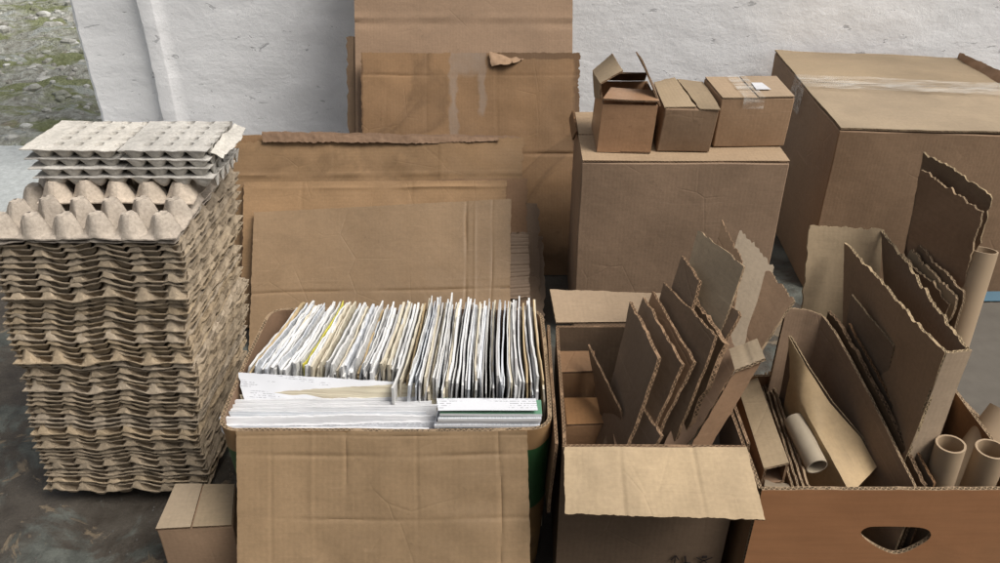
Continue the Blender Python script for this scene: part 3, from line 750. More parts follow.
# ------------------------------------------------------------------ right big box
RB = thing('cardboard_box', 'biggest closed box at the right of the wall, clear tape across its lid', 'cardboard box', (1.0, 1.66, 0))
fp = [(.758, 1.668), (1.262, 1.628), (1.300, 2.235), (.806, 2.315)]; rz = .412
closed('body', fp, .0, rz, 'tan', RB, bulge=.010, seed=14, n=12, amp=.004)
def lerp(a, b, t): return Vector(a) * (1 - t) + Vector(b) * t
q = [Vector((x, y, rz + .007)) for x, y in fp]
ml, mr_ = lerp(q[0], q[3], .52), lerp(q[1], q[2], .52)
sheet('flap', quad(q[0] + Vector((.002, .001, 0)), q[1], mr_, ml), 'grey', 'pale', parent=RB, nu=30, nv=20, warp=.003, t=.004)
ml2, mr2 = lerp(q[0], q[3], .526), lerp(q[1], q[2], .526)
sheet('flap', quad(ml2, mr2, q[2], q[3]), 'grey', 'pale', parent=RB, nu=30, nv=20, warp=.003, t=.004)
up = Vector((0, 0, .006))
sheet('tape', [[lerp(q[0], q[3], .43) + Vector((-.010, 0, -.07)), lerp(q[0], q[3], .60) + Vector((-.010, 0, -.07))], [lerp(q[0], q[3], .43) + up + Vector((-.008, 0, 0)), lerp(q[0], q[3], .60) + up + Vector((-.008, 0, 0))], [lerp(q[1], q[2], .40) + up, lerp(q[1], q[2], .57) + up]], TAPE, TAPE, parent=RB, nu=10, nv=30, warp=.003, wf=10, t=.0005)
sheet('flap', quad(lerp(q[1], q[2], .58) + Vector((.004, 0, -.004)), q[2] + Vector((.004, 0, -.004)), q[2] + Vector((.010, .002, .010)), lerp(q[1], q[2], .58) + Vector((.020, 0, .024))), 'orange', 'brown', parent=RB, nu=14, nv=4, warp=.008, wf=14, jag=(0, .004, .005, .006))
# seam strip at the top of the front
pass
bl = sheet('plastic_strip', quad((1.06, 1.60, .004), (1.30, 1.60, .004), (1.30, 1.625, .016), (1.04, 1.625, .016)), BLUE, BLUE, t=.003, nu=8, nv=2, warp=.002)
tag(bl, 'blue plastic strip on the floor at the foot of the biggest box', 'plastic strip')
pc = sheet('floor_mat', quad((.86, 1.03, .006), (1.5, 1.03, .006), (1.5, 1.59, .006), (.98, 1.59, .006)), CONCD, CONCD, t=.004, nu=16, nv=14, warp=.004)
tag(pc, 'pale worn concrete patch on the floor behind the tubes', 'floor patch', kind=None)
del pc['label'], pc['category']; pc['kind'] = 'structure'; pc.name = 'pavement'

# ------------------------------------------------------------------ box of papers
PB = thing('paper_box', 'green printed box full of papers with its front flap hanging down', 'cardboard box', (-.16, .96, 0))
def rrect(x0, x1, y0, y1, r, n=6, bul=0.):
    pts = []
    for cx, cy, a0 in ((x1 - r, y0 + r, -90), (x1 - r, y1 - r, 0), (x0 + r, y1 - r, 90), (x0 + r, y0 + r, 180)):
        for k in range(n + 1):
            a = R(a0 + 90 * k / n); pts.append((cx + r * math.cos(a), cy + r * math.sin(a)))
    out = []
    for k in range(len(pts)):
        a, b = pts[k], pts[(k + 1) % len(pts)]; L = math.dist(a, b); m = max(1, int(L / .03))
        for i in range(m): out.append((a[0] + (b[0] - a[0]) * i / m, a[1] + (b[1] - a[1]) * i / m))
    return out
px0, px1, py0, py1, pz = -.393, .072, .815, 1.12, .30
def papers_box():
    mb = MB(); t = .0055
    O = rrect(px0, px1, py0, py1, .028); I = rrect(px0 + t, px1 - t, py0 + t, py1 - t, .0225)
    n = len(O); zs = [0, .05, .1, .15, .2, .25, .285, pz]
    cx, cy = (px0 + px1) / 2, (py0 + py1) / 2
    for ring, sgn in ((O, 1), (I, 1)):
        for z in zs:
            for (x, y) in ring:
                u = (x - cx) / ((px1 - px0) / 2); v = (y - cy) / ((py1 - py0) / 2)
                bz_ = math.sin(math.pi * min(1, z / pz * .8 + .1))
                dx = .010 * u * (1 - v * v) * bz_; dy = .007 * v * (1 - u * u) * bz_
                sh = 1 - .06 * (1 - z / pz)
                zz = z + (.004 * nz((x, y, z), 9) if z == pz else 0)
                mb.v.append(Vector((cx + (x - cx) * sh + dx, cy + (y - cy) * sh + dy, zz)))
    m = len(zs) * n; L = 0; acc = [0]
    for k in range(n): acc.append(acc[-1] + math.dist(O[k], O[(k + 1) % n]))
    for r in range(len(zs) - 1):
        for k in range(n):
            a, b = r * n + k, r * n + (k + 1) % n
            uv = [(acc[k], zs[r]), (acc[k + 1], zs[r]), (acc[k + 1], zs[r + 1]), (acc[k], zs[r + 1])]
            mb.face((a, b, b + n, a + n), uv, 0); mb.face((m + a, m + a + n, m + b + n, m + b), [uv[0], uv[3], uv[2], uv[1]], 1)
    for k in range(n):
        a, b = (len(zs) - 1) * n + k, (len(zs) - 1) * n + (k + 1) % n
        mb.face((a, b, m + b, m + a), [(acc[k], 0), (acc[k + 1], 0), (acc[k + 1], 1), (acc[k], 1)], 2)
    mb.face([n * 1 + k + 0 for k in range(n)], [(0, 0)] * n, 1)
    mb.build('body', [GREEN, CB['brown'], ED['pale']], PB)
papers_box()
hl, hr = PZ(236, 432, pz + .001), PZ(527, 428, pz + .001); hl.y = hr.y = py0 - .004
dn = Vector((0, -.5225, -.8526))
fl_ = [[hl + dn * .24 + Vector((.003, 0, 0)), hl * .5 + hr * .5 + dn * .24, hr + dn * .24 + Vector((.006, 0, 0))],
       [hl + dn * .10 + Vector((0, .006, 0)), hl * .5 + hr * .5 + dn * .10, hr + dn * .10 + Vector((.003, .006, 0))],
       [hl + Vector((0, 0, 0)), hl * .5 + hr * .5, hr]]
sheet('flap', fl_, 'upflap', 'pale', parent=PB, nu=80, nv=60, warp=.006, wf=6, t=.005, jag=(.002, .0015, 0, .0015), folds=[(1, .83, .0015, .004), (0, .38, .0022, .002), (0, .90, .0022, .002), (0, .12, .0012, .002), (0, .62, .0014, .002), (0, .26, -.0010, .002), (1, .42, .0015, .002), (1, .97, .001, .002)])
# files standing on edge
NDOC = 122
dark_desc = ['white', 'bluish white', 'grey', 'cream', 'manila', 'bright white']
for k in range(NDOC):
    f = k / (NDOC - 1); rnd = random.Random(500 + k)
    xf = -.366 + f * .430          # at mid depth
    th = rnd.choice((.0018, .0024, .003, .0036, .0042))
    if f > .5: th *= .8
    yaw = R(13 * (1 - f) ** 1.1 + rnd.gauss(0, .55) + (-1 if f > .9 else 0))
    lean = R(9 * (1 - f) + 1.5 * nz((k * .11, 0, 0), 1) + rnd.gauss(0, .45))
    yb, yf = 1.103 + rnd.uniform(-.012, .003), .940 + rnd.uniform(-.008, .010)
    if f > .52: yf -= .052 + rnd.uniform(-.004, .006)
    ztb = .320 + rnd.uniform(-.011, .010) + (.012 if .52 < f < .66 else 0) + (.006 if f > .66 else 0); ztf = ztb - rnd.uniform(.0, .012) - (.004 if f < .5 else .0)
    ph = f * 5; mb = MB(); rows = []
    for z in (.03, .17, .25, .285, 1):
        row = []
        for s_ in (0, .2, .4, .6, .8, 1):
            y = yf + (yb - yf) * s_; zz = z if z < 1 else ztf + (ztb - ztf) * s_
            if z == 1: zz += .0035 * nz((s_ * 3, k * 3.3, 0), 1)
            dy = y - 1.01
            x = xf - .02 * (1 - f) + dy * math.tan(yaw) * -1 * -1 + (zz - .15) * math.tan(lean) + .0025 * math.sin(dy * 16 + ph) * (zz / .3) + .0028 * nz((k * .13, s_ * 2.0, zz * 6), 1) * (zz / .3) + .0009 * nz((k * 2.1, s_ * 3, zz * 12), 1)
            if s_ == 0 and z > .2: x += .0045 * nz((k * 5.1, zz * 30, 0), 1)
            row.append((x, y, zz))
        rows.append(row)
    r = rnd.random()
    mi = 0 if r < .36 else 1 if r < .55 else 2 if r < .64 else 3 if r < .76 else 5 if r < .96 else 4
    if k in (1, 2): mi = 4
    mat = PAPER[mi]; nm = dark_desc[mi]
    if k == 23: mat, nm, th = PYEL, 'yellow', .0012
    grid(mb, rows, t=th, nu=2, nv=2, warp=.0006, wf=30, m1=0, jag=(0, 0, .010, .009), seed=k)
    o = mb.build('document', [mat], loc=(xf, 1.0, .03))
    pos = 'file %s from the left' % ordi(k + 1) if k < NDOC // 2 else 'file %s from the right' % ordi(NDOC - k)
    lab = 'only yellow sheet among the files standing in the paper box' if nm == 'yellow' else '%s paper %s in the row standing in the green box' % (nm, pos)
    tag(o, lab, 'document', 'papers standing on edge in the box')
# bundles lying against them at the front
lay = [  # top-left, top-right (screen), Y, Y right
    ((243, 371), (436, 386), .925, .915, 'printed sheet with small text at the back of the front bundle', PTXT),
    ((240, 394), (441, 383), .905, .905, 'cream curled sheet near the back of the front bundle', WAD[2]),
    ((234, 400), (436, 397), .893, .893, 'thick white wad, third from the back of the front bundle', WAD[0]),
    ((232, 405), (434, 402), .880, .882, 'white wad with uneven pages, fourth from back of the bundle', WAD[0]),
    ((229, 409), (437, 406), .868, .868, 'white wad, middle of the front bundle', WAD[0]),
    ((228, 413), (433, 411), .858, .858, 'bluish wad, fourth from the front of the bundle', WAD[1]),
    ((225, 419), (437, 415), .848, .848, 'white wad, third from the front of the bundle', WAD[0]),
    ((224, 424), (434, 421), .838, .838, 'white wad, second from the front of the bundle', PTXT),
    ((224, 429), (436, 426), .829, .829, 'foremost white wad against the front rim', PTXT)]
for k, (a, b, ya, yb_, lab, m) in enumerate(lay):
    rr = random.Random(k * 5 + 1); a = (a[0] + rr.uniform(-6, 2), a[1] + rr.uniform(-2, 2)); b = (b[0] + rr.uniform(-8, 3), b[1] + rr.uniform(-3, 2.5))
    tl, tr = P(*a, ya), P(*b, yb_); mb = MB()
    md_ = (tl + tr) / 2 + Vector((0, 0, .0015 * math.sin(k * 2)))
    D = Vector((0, -.022, -.05)) if k else Vector((0, -.045, -.050)); DD = Vector((0, -.03, -.20))
    D.y *= .6 if k > 5 else 1
    rows = [[tl + DD * .9 + Vector((.022, 0, 0)), md_ + DD * .9, tr + DD * .9], [tl + D + Vector((.004, 0, 0)), md_ + D, tr + D], [tl, md_, tr]]
    for r_ in rows:
        for i, p in enumerate(r_): r_[i] = Vector((max(p[0], -.372 if p[2] < .27 else -9), max(p[1], py0 + .007), p[2]))
    grid(mb, rows, t=(.0012, .0012, .006, .003, .007, .003, .005, .006, .003)[k], nu=18, nv=6, warp=.005, wf=7, m1=1, jag=(0, .006, .002, .008), seed=k * 1.7)
    o = mb.build('paper_bundle', [m, WAD[0] if k != 1 else WAD[2]], loc=(-.24, ya, .15))
    tag(o, lab + ' in the paper box', 'paper bundle', 'paper bundles at the front of the box')
for k in range(4):
    z = .3005 + k * .0062; a, b = PZ(434 + k * 1.5, 427, z), PZ(546 - (3 - k) * 1.0, 427, z)
    x0, x1 = a.x, b.x - .004; y0, y1 = .823 + .003 * (k % 2), .858
    mb = MB(); grid(mb, quad((x0, y0, z), (x1, y0 + .002, z - .001), (x1, y1, z - .001), (x0 + .003, y1, z + .001)), t=.0045, nu=10, nv=6, warp=.0015, m0=0, m1=1, m2=0, seed=k)
    mm = [PAPER[5], PAPER[0], PAPER[5], PGRN][k]
    o = mb.build('magazine', [PGRN if k == 3 else PDRK if k == 1 else PAPER[1], PEDGE], loc=(x0, y0, z))
    tag(o, 'thin magazine lying in front right of the paper box, ' + ['lowest of four', 'second from bottom of four', 'second from top of four', 'topmost with a green edge'][k], 'magazine', 'magazines lying at the front of the box')
    if k == 3:
        pass
a, b = PZ(438, 413, .325), PZ(544, 415, .325)
o = sheet('magazine_page', quad((a.x, .8250, .3262), (b.x - .008, .8270, .3254), (b.x - .010, .852, .3256), (a.x - .004, .850, .3270)), PTXT, PTXT, t=.0008, nu=8, nv=6, warp=.001)
tag(o, 'white loose page covering the green-edged magazine', 'page')

# ------------------------------------------------------------------ small box front left
SBx = thing('cardboard_box', 'small taped box on the floor at the left of the hanging front flap', 'cardboard box', (-.44, .80, 0))
sz = .150
fl4 = [PZ(156, 531, sz), PZ(232, 527, sz), PZ(235, 486, sz), PZ(176, 486, sz)]
closed('body', [(p.x, p.y) for p in fl4], 0, sz, 'tan', SBx, seed=21, n=7)
h = [p + Vector((0, 0, .004)) for p in fl4]
mf, mbk = lerp(h[0], h[1], .46), lerp(h[3], h[2], .46); mf2, mbk2 = lerp(h[0], h[1], .485), lerp(h[3], h[2], .485)
sheet('flap', quad(h[0], mf, mbk, h[3]), 'grey', 'dull', parent=SBx, nu=8, nv=8, warp=.0015, t=.003)
sheet('flap', quad(mf2, h[1], h[2], mbk2), 'grey', 'dull', parent=SBx, nu=8, nv=8, warp=.0015, t=.003, seed=2)
e_ = Vector((0, -.002, -.0))
pass

# ------------------------------------------------------------------ open box with scraps
SB = thing('cardboard_box', 'open box crammed with torn boards, its pale front flap folded out', 'cardboard box', (.21, .92, 0))
sx0, sx1, sy0, sy1, szz = .084, .331, .782, 1.068, .30
openbox(SB, [(sx0, sy0), (sx1, sy0), (sx1 + .004, sy1), (sx0 + .009, sy1)], 0, szz, 'dull', 'tan', t=.0045, n=10)
sheet('flap', quad(P(565, 514, .700), P(765, 520, .695), (sx1 - .001, sy0 - .004, szz + .004), (sx0 + .002, sy0 - .004, szz + .004)), 'light', 'pale', parent=SB, nu=60, nv=20, folds=[(0, .3, .0012, .003), (0, .7, .0012, .003)], warp=.006, wf=8, t=.0045, jag=(.003, .003, 0, .002), seed=3)
sheet('flap', quad((sx0 + .009, sy1 + .005, szz + .003), (sx1, sy1 + .005, szz + .003), P(700, 294, 1.14), P(550, 289, 1.14)), 'pale', 'pale', parent=SB, nu=20, nv=8, warp=.004, t=.0045, jag=(0, .002, .003, .002), seed=5)
sheet('side_flap', quad((sx0 - .012, sy0 + .003, .17), (sx0 - .012, sy1 - .003, .17), (sx0 - .001, sy1 - .003, szz + .003), (sx0 - .006, sy0 + .003, szz + .003)), 'brown', 'tan', parent=SB, nu=10, nv=6, warp=.002)
sheet('side_flap', quad((sx1 + .010, sy1 - .01, .19), (sx1 + .010, sy0 + .003, .19), (sx1 + .003, sy0 + .003, szz + .003), (sx1 + .004, sy1 - .01, szz + .003)), 'dull', 'tan', parent=SB, nu=10, nv=6, warp=.002)
# handling marks printed on the front, mostly below the picture
def marks():
    mb = MB(); y = sy0 - .0032
    def bar(x0, z0, x1, z1, w):
        d = Vector((x1 - x0, 0, z1 - z0)); n = Vector((-d.z, 0, d.x)).normalized() * w / 2; k = len(mb.v)
        a, b = Vector((x0, y, z0)), Vector((x1, y, z1))
        for p in (a - n, b - n, b + n, a + n): mb.v.append(p)
        for p in (a - n, b - n, b + n, a + n): mb.v.append(p + Vector((0, .0006, 0)))
        z4 = [(0, 0)] * 4
        mb.face((k, k + 1, k + 2, k + 3), z4)
        for i in range(4): mb.face((k + i, k + 4 + i, k + 4 + (i + 1) % 4, k + (i + 1) % 4), z4)
    Z = P(690, 556, sy0).z; S = lambda u: P(u, 556, sy0).x
    x = S(675); bar(x, Z - .035, x, Z + .003, .0016); bar(x - .006, Z - .006, x, Z + .004, .0018); bar(x + .006, Z - .006, x, Z + .004, .0018); bar(x - .012, Z - .036, x + .012, Z - .036, .002)
    x = S(687); bar(x - .004, Z + .003, x - .001, Z - .012, .003); bar(x, Z - .012, x, Z - .03, .0016); bar(x - .005, Z - .012, x + .006, Z - .012, .0022); bar(x - .006, Z - .03, x + .006, Z - .03, .002)
    x = S(704); bar(x - .004, Z + .001, x + .004, Z + .001, .005); bar(x - .012, Z, x, Z - .008, .0018); bar(x + .012, Z, x, Z - .008, .0018); bar(x, Z - .006, x - .010, Z - .02, .0018); bar(x, Z - .006, x + .010, Z - .02, .0018)
    mb.build('handling_marks', [INK], SB, smooth=False)
marks()
SCG = 'torn boards stuffed in the open box'
def brd(FT, BT, FB, label, mat='dull', ed='tan', zb=.02, t=.0055, jag=(0, .005, .006, .003), group=SCG, warp=.004, nu=12, nv=14, xmin=None, seed=None, folds=(), rootname='cardboard_piece', bshift=(0, 0)):
    ft, bt, fb = P(*FT), P(*BT), P(*FB)
    d = fb - ft; k = (ft.z - zb) / max(1e-4, -d.z); fbx = ft + d * k
    kb = (bt.z - zb) / max(1e-4, -d.z); bbx = bt + d * kb
    if xmin is not None:
        for p in (fbx, bbx): p.x = max(p.x, xmin)
    bbx.y = min(max(bbx.y, sy0 + .02), bshift[1] or 1.055); fbx.y = max(fbx.y, bshift[0] or .795)
    o = sheet(rootname, quad(bbx, fbx, ft, bt), mat, ed, t=t, nu=nu, nv=nv, jag=(jag[0], jag[1], jag[2], jag[3]), warp=warp, folds=folds, seed=(seed if seed is not None else FT[0] * .1))
    tag(o, label, 'cardboard piece', group); return o
brd((620, 410, .885), (589, 344, 1.00), (627, 450, .83), 'thin upright strip left of the leaning boards in the open box', 'dull', xmin=.10, t=.003)
brd((657, 359, .865), (630, 302, 1.00), (635, 447, .815), 'dark board with a clipped corner, foremost of the leaning boards', 'dull', folds=[(1, .55, .003, .004)])
brd((661, 436, .825), (626, 383, .93), (655, 462, .80), 'low board in front of the clipped board, barely above the flap', 'dull', t=.006)
brd((682, 365, .872), (643, 297, 1.01), (655, 447, .82), 'board second in the leaning row, behind the clipped one', 'dull', seed=3)
brd((694, 362, .880), (652, 291, 1.02), (663, 447, .822), 'fluted board third in the leaning row', 'brown', t=.006)
brd((716, 336, .890), (664, 283, 1.03), (681, 447, .825), 'broad greyish board fourth in the leaning row', 'dull', t=.005, seed=8)
brd((724, 346, .895), (678, 276, 1.035), (688, 447, .83), 'crumpled dark board fifth in the leaning row', 'dark', t=.010, jag=(0, .01, .008, .004))
brd((700, 281, .985), (682, 256, 1.05), (676, 360, .93), 'small upright scrap poking up behind the broad greyish board', 'dull', zb=.2)
m1 = brd((738, 314, .930), (698, 265, 1.05), (697, 420, .85), 'board with a small white fleck, right of the small upright scrap', 'dull', seed=12)
brd((744, 266, .965), (698, 230, 1.08), (716, 360, .90), 'pale olive board standing tallest among the leaning boards', 'grey', 'pale', seed=14, t=.0035)
brd((742, 262, 1.04), (722, 221, 1.10), (728, 330, .98), 'pointed torn scrap behind the pale olive board', 'dull', jag=(0, .008, .012, .004), zb=.2, t=.006)
brd((774, 268, 1.06), (740, 229, 1.12), (757, 330, .99), 'greenish torn strip at the back of the leaning boards', 'grey', 'dull', jag=(0, .006, .012, .004), zb=.2, t=.006)
brd((795, 300, .985), (738, 243, 1.14), (711, 447, .865), 'largest stained board, leaning out over the right side of the open box', 'tan', 'pale', t=.005, jag=(0, .003, .012, .004), nu=30, nv=60, folds=[(1, .62, .004, .003), (1, .68, -.002, .003), (0, .45, .002, .003)], bshift=(0, 1.055))
# white fleck
c0 = P(717, 313, .955)
sheet('fleck', quad(P(715, 315, .968), P(719, 315, .966), P(719, 311, .968), P(715, 311, .970)), STICK, STICK, parent=m1, t=.0005, nu=2, nv=2, warp=0)
tabb = thing('cardboard_piece', 'narrow board with a bright folded tab, in front of the largest stained board', 'cardboard piece', P(735, 370, .86), SCG)
sheet('panel', [[P(676, 470, .80), P(696, 470, .80)], [P(736, 370, .865), P(763, 359, .868)]], 'brown', 'tan', parent=tabb, nu=10, nv=14, warp=.003, t=.004, jag=(0, .003, 0, .003))
sheet('tab', quad(P(735, 370, .861), P(765, 358, .863), P(757, 338, .93), P(729, 349, .93)), 'light', 'pale', parent=tabb, nu=10, nv=8, warp=.003, t=.004, folds=[(0, .5, .002, .003)])
brd((740, 360, .93), (728, 330, .98), (722, 400, .88), 'dark scrap wedged beside the bright folded tab', 'brown', zb=.2, t=.005)
# little boxes at the bottom
def tiny(label, x0, x1, y0, y1, z0, z1, mat, seed):
    r_ = thing('cardboard_box', label, 'cardboard box', ((x0 + x1) / 2, y0, z0))
    closed('body', [(x0, y0), (x1, y0 + .003), (x1 + .002, y1), (x0 + .001, y1 - .002)], z0, z1, mat, r_, seed=seed, n=6, amp=.003)
    sheet('flap', quad((x0 + .001, y0 - .001, z1 + .003), (x1 - .001, y0 + .002, z1 + .003), (x1 + .001, y1, z1 + .003), (x0 + .001, y1, z1 + .003)), mat, 'dull', parent=r_, nu=6, nv=6, warp=.002, t=.002)
tiny('tiny reddish box lying inside the open box near its front left corner', .102, .170, .915, .978, .13, .219, 'orange', 31)
tiny('tiny dark box behind the tiny reddish one inside the open box', .097, .155, .990, 1.045, .13, .262, 'brown', 33)
sp_ = sheet('cardboard_piece', [[P(615, 450, .85), P(640, 452, .85)], [P(612, 425, .90), P(634, 424, .90)], [P(622, 412, .94), P(630, 414, .94)]], 'brown', 'dull', nu=6, nv=6, warp=.004, t=.004)
tag(sp_, 'small curled scrap right of the tiny reddish box', 'cardboard piece', SCG)

# ------------------------------------------------------------------ crate at the right
CR = thing('fruit_crate', 'low reddish cardboard crate with a hand hole, full of scraps and tubes', 'crate', (.53, .87, 0))
kx0, kx1, ky0, ky1, kz = .352, .722, .752, .995, .25
def crate():
    # front with hand hole
    bm = bmesh.new(); t = .006
    hole = []
    for (u, v) in ((861, 533), (868, 528), (880, 527), (905, 527), (922, 528), (930, 532), (929, 539), (915, 548), (903, 553), (893, 554), (880, 549), (866, 540)):
        p = P(u, v, ky0); hole.append((p.x, p.z))
    hh = []
    for i in range(len(hole)):
        p0, p1, p2, p3 = (hole[(i + q) % len(hole)] for q in (-1, 0, 1, 2))
        for t_ in (0, .25, .5, .75):
            hh.append(tuple(.5 * (2 * p1[k] + (p2[k] - p0[k]) * t_ + (2 * p0[k] - 5 * p1[k] + 4 * p2[k] - p3[k]) * t_ ** 2 + (3 * p1[k] - p0[k] - 3 * p2[k] + p3[k]) * t_ ** 3) for k in (0, 1)))
    hole = hh
    outer = []
    seq = [(kx0, 0), (kx1, 0), (kx1, kz), (kx0, kz)]
    for i in range(4):
        a, b = seq[i], seq[(i + 1) % 4]; n = max(2, int(math.dist(a, b) / .012))
        for k in range(n):
            x, z = a[0] + (b[0] - a[0]) * k / n, a[1] + (b[1] - a[1]) * k / n
            if z >= kz - 1e-6: z += .0015 * nz((x, 0, 0), 40)
            outer.append((x, z))
    h2c = P(800, 571, ky0); hole2 = [(h2c.x + .013 * math.cos(a * .5236), h2c.z + .008 * math.sin(a * .5236)) for a in range(12)]
    loops = [outer, hole, hole2]
    for side in (0, 1):
        edges = []
        for lp in loops:
            vs = [bm.verts.new((x, ky0 + side * t + .0015 * nz((x, 0, z), 8), z)) for x, z in lp]
            for i in range(len(vs)): edges.append(bm.edges.new((vs[i], vs[(i + 1) % len(vs)])))
        bmesh.ops.triangle_fill(bm, edges=edges, use_beauty=True, normal=(0, -1 if side == 0 else 1, 0))
    for f in bm.faces: f.material_index = 0 if f.calc_center_median().y < ky0 + t / 2 else 1
    bm.verts.ensure_lookup_table(); ul = bm.loops.layers.uv.new('UVMap')
    n = sum(len(l) for l in loops); off = 0
    for lp in loops:
        L = 0
        for i in range(len(lp)):
            a, b = off + i, off + (i + 1) % len(lp); d = (bm.verts[a].co - bm.verts[b].co).length
            f = bm.faces.new((bm.verts[a], bm.verts[b], bm.verts[b + n], bm.verts[a + n])); f.material_index = 2
            for l, q_ in zip(f.loops, ((L, 0), (L + d, 0), (L + d, 1), (L, 1))): l[ul].uv = q_
            L += d
        off += len(lp)
    bmesh.ops.recalc_face_normals(bm, faces=bm.faces)
    for v in bm.verts: v.co -= Vector(CR.location)
    me = bpy.data.meshes.new('front_panel'); bm.to_mesh(me); bm.free()
    for m in (CRATE, CB['brown'], ED['pale']): me.materials.append(m)
    o = bpy.data.objects.new('front_panel', me); C.objects.link(o); o.parent = CR
    e = .0062
    sheet('side_panel', quad((kx0, ky1, 0), (kx0, ky0 + e, 0), (kx0, ky0 + e, kz - .004), (kx0, ky1, kz - .004)), 'brown', 'pale', parent=CR, nu=12, nv=10, t=.005, warp=.002)
    sheet('side_panel', quad((kx1 - .005, ky1, 0), (kx1 - .005, ky0 + e, 0), (kx1 - .005, ky0 + e, kz - .004), (kx1 - .005, ky1, kz - .004)), 'brown', 'pale', parent=CR, nu=12, nv=10, t=.005, warp=.002)
    sheet('back_panel', quad((kx0, ky1 + .001, 0), (kx1, ky1 + .001, 0), (kx1, ky1 + .001, kz), (kx0, ky1 + .001, kz)), 'brown', 'pale', parent=CR, nu=14, nv=10, t=.005, warp=.002)
    sheet('bottom_panel', quad((kx0 + .006, ky0 + .008, .006), (kx1 - .008, ky0 + .008, .006), (kx1 - .008, ky1 - .006, .006), (kx0 + .006, ky1 - .006, .006)), 'brown', 'tan', parent=CR, nu=4, nv=4, t=.004, warp=0)
    sheet('corner_fold', quad(P(764, 487, .776), P(790, 489, .776), P(789, 484, .80), P(765, 480, .80)), 'grey', 'pale', parent=CR, nu=6, nv=3, t=.003, warp=.002)
crate()
CG = 'scraps of cardboard standing in the crate'
def cbrd(rows, label, mat='dull', ed='tan', **kw):
    o = sheet('cardboard_piece', rows, mat, ed, **kw); return tag(o, label, 'cardboard piece', CG)
def down(p, z, dx=0., dy=0.): return Vector((p[0] + dx, p[1] + dy, z))
# long narrow carton
slv = thing('carton_sleeve', 'long narrow pale carton with an open dark end, at the crate\'s left', 'carton', P(763, 469, .79), CG)
a, b, c, d = P(764, 469, .79), P(789, 463, .795), P(757, 376, 1.00), P(737, 384, 1.00)
dz = Vector((0, 0, -.034))
sheet('top_panel', quad(a, b, c, d), 'light', 'pale', parent=slv, nu=8, nv=20, warp=.002, t=.003)
sheet('side_panel', quad(a + dz, a + Vector((.001, 0, -.0035)), d + Vector((.001, 0, -.0035)), d + dz), 'brown', 'tan', parent=slv, nu=3, nv=12, warp=.001, t=.003)
sheet('side_panel', quad(b + dz - Vector((.003, 0, 0)), b + Vector((-.003, 0, -.0035)), c + Vector((-.003, 0, -.0035)), c + dz - Vector((.003, 0, 0))), 'brown', 'tan', parent=slv, nu=3, nv=12, warp=.001, t=.003)
sheet('bottom_panel', quad(a + dz, b + dz, c + dz, d + dz), 'brown', 'tan', parent=slv, nu=3, nv=12, warp=.001, t=.003)
for k in range(4):
    ft = P(794 + k * 5.2, 493, .775); bt = P(758 + k * 3.4, 377 - k * 2.2, 1.02 + .0 * k)
    cbrd(quad(down(bt, .06, -.0), down(ft, .03, -.0), ft, bt), 'thin ragged board between the pale carton and pale tube, ' + ['leftmost of four', 'second from left of four', 'third from left of four', 'rightmost of four'][k], ['tan', 'dull', 'dull', 'tan'][k], 'pale', nu=26, nv=6, t=.003, jag=(0, 0, .006, 0), warp=.003, seed=k * 3.)
def tube(name, p0, p1, r, wall, mat, label, zend=None, group=None, n=28):
    p0, p1 = Vector(p0), Vector(p1); d = (p1 - p0)
    if zend is not None: p1 = p0 + d * ((p0.z - zend) / -d.z) if d.z < 0 else p1
    d = (p1 - p0).normalized(); x = d.cross(Vector((0, 1, .1))).normalized(); y = d.cross(x)
    mb = MB(); m = 9
    for rr in (r, r - wall):
        for i in range(m):
            q_ = p0 + (p1 - p0) * (i / (m - 1)) 
            for k in range(n):
                a = k * 2 * math.pi / n; w = rr * (1 + .03 * math.sin(2 * a + 1)) + .0004 * nz((k, i, 0), .7)
                mb.v.append(q_ + x * math.cos(a) * w + y * math.sin(a) * w)
    z4 = [(0, 0)] * 4; o2 = m * n
    for i in range(m - 1):
        for k in range(n):
            a, b = i * n + k, i * n + (k + 1) % n
            mb.face((a, b, b + n, a + n), z4); mb.face((o2 + a, o2 + a + n, o2 + b + n, o2 + b), z4)
    for e in (0, (m - 1) * n):
        for k in range(n): mb.face((e + k, e + (k + 1) % n, o2 + e + (k + 1) % n, o2 + e + k), z4)
    o = mb.build(name, [mat], loc=p1); return tag(o, label, 'cardboard tube', group)
TG = 'cardboard tubes in the crate'
tube('cardboard_tube', P(817, 467, .815), P(794, 420, .90), .0150, .0015, COREP, 'pale whitish tube slanting inside the crate beside the kraft sleeve', group=TG)
# kraft paper sleeve, light upper face
ue = [P(788, 336, .965), P(806, 366, .93), P(831, 403, .895), P(860, 437, .865), P(877, 467, .83)]
le = [P(789, 378, .945), P(800, 402, .905), P(817, 432, .86), P(835, 464, .825), P(851, 494, .785)]
be = [down(p, .05, .004) for p in le]
cbrd([be, le, ue], 'light yellowish kraft sleeve with a bowed edge, mid crate', cardboard('kraft_light', (.43, .30, .155), .2, .7, .2, .7, .25, .1), 'light', nu=8, nv=12, t=.002, warp=.004, wf=12)
cbrd([[down(p, .05, .018) for p in ue[:]], [p + Vector((.003, .001, -.001)) for p in ue]], 'brown rear panel of the kraft sleeve, right of its light face', 'dull', 'light', nu=6, nv=10, t=.002, warp=.003)
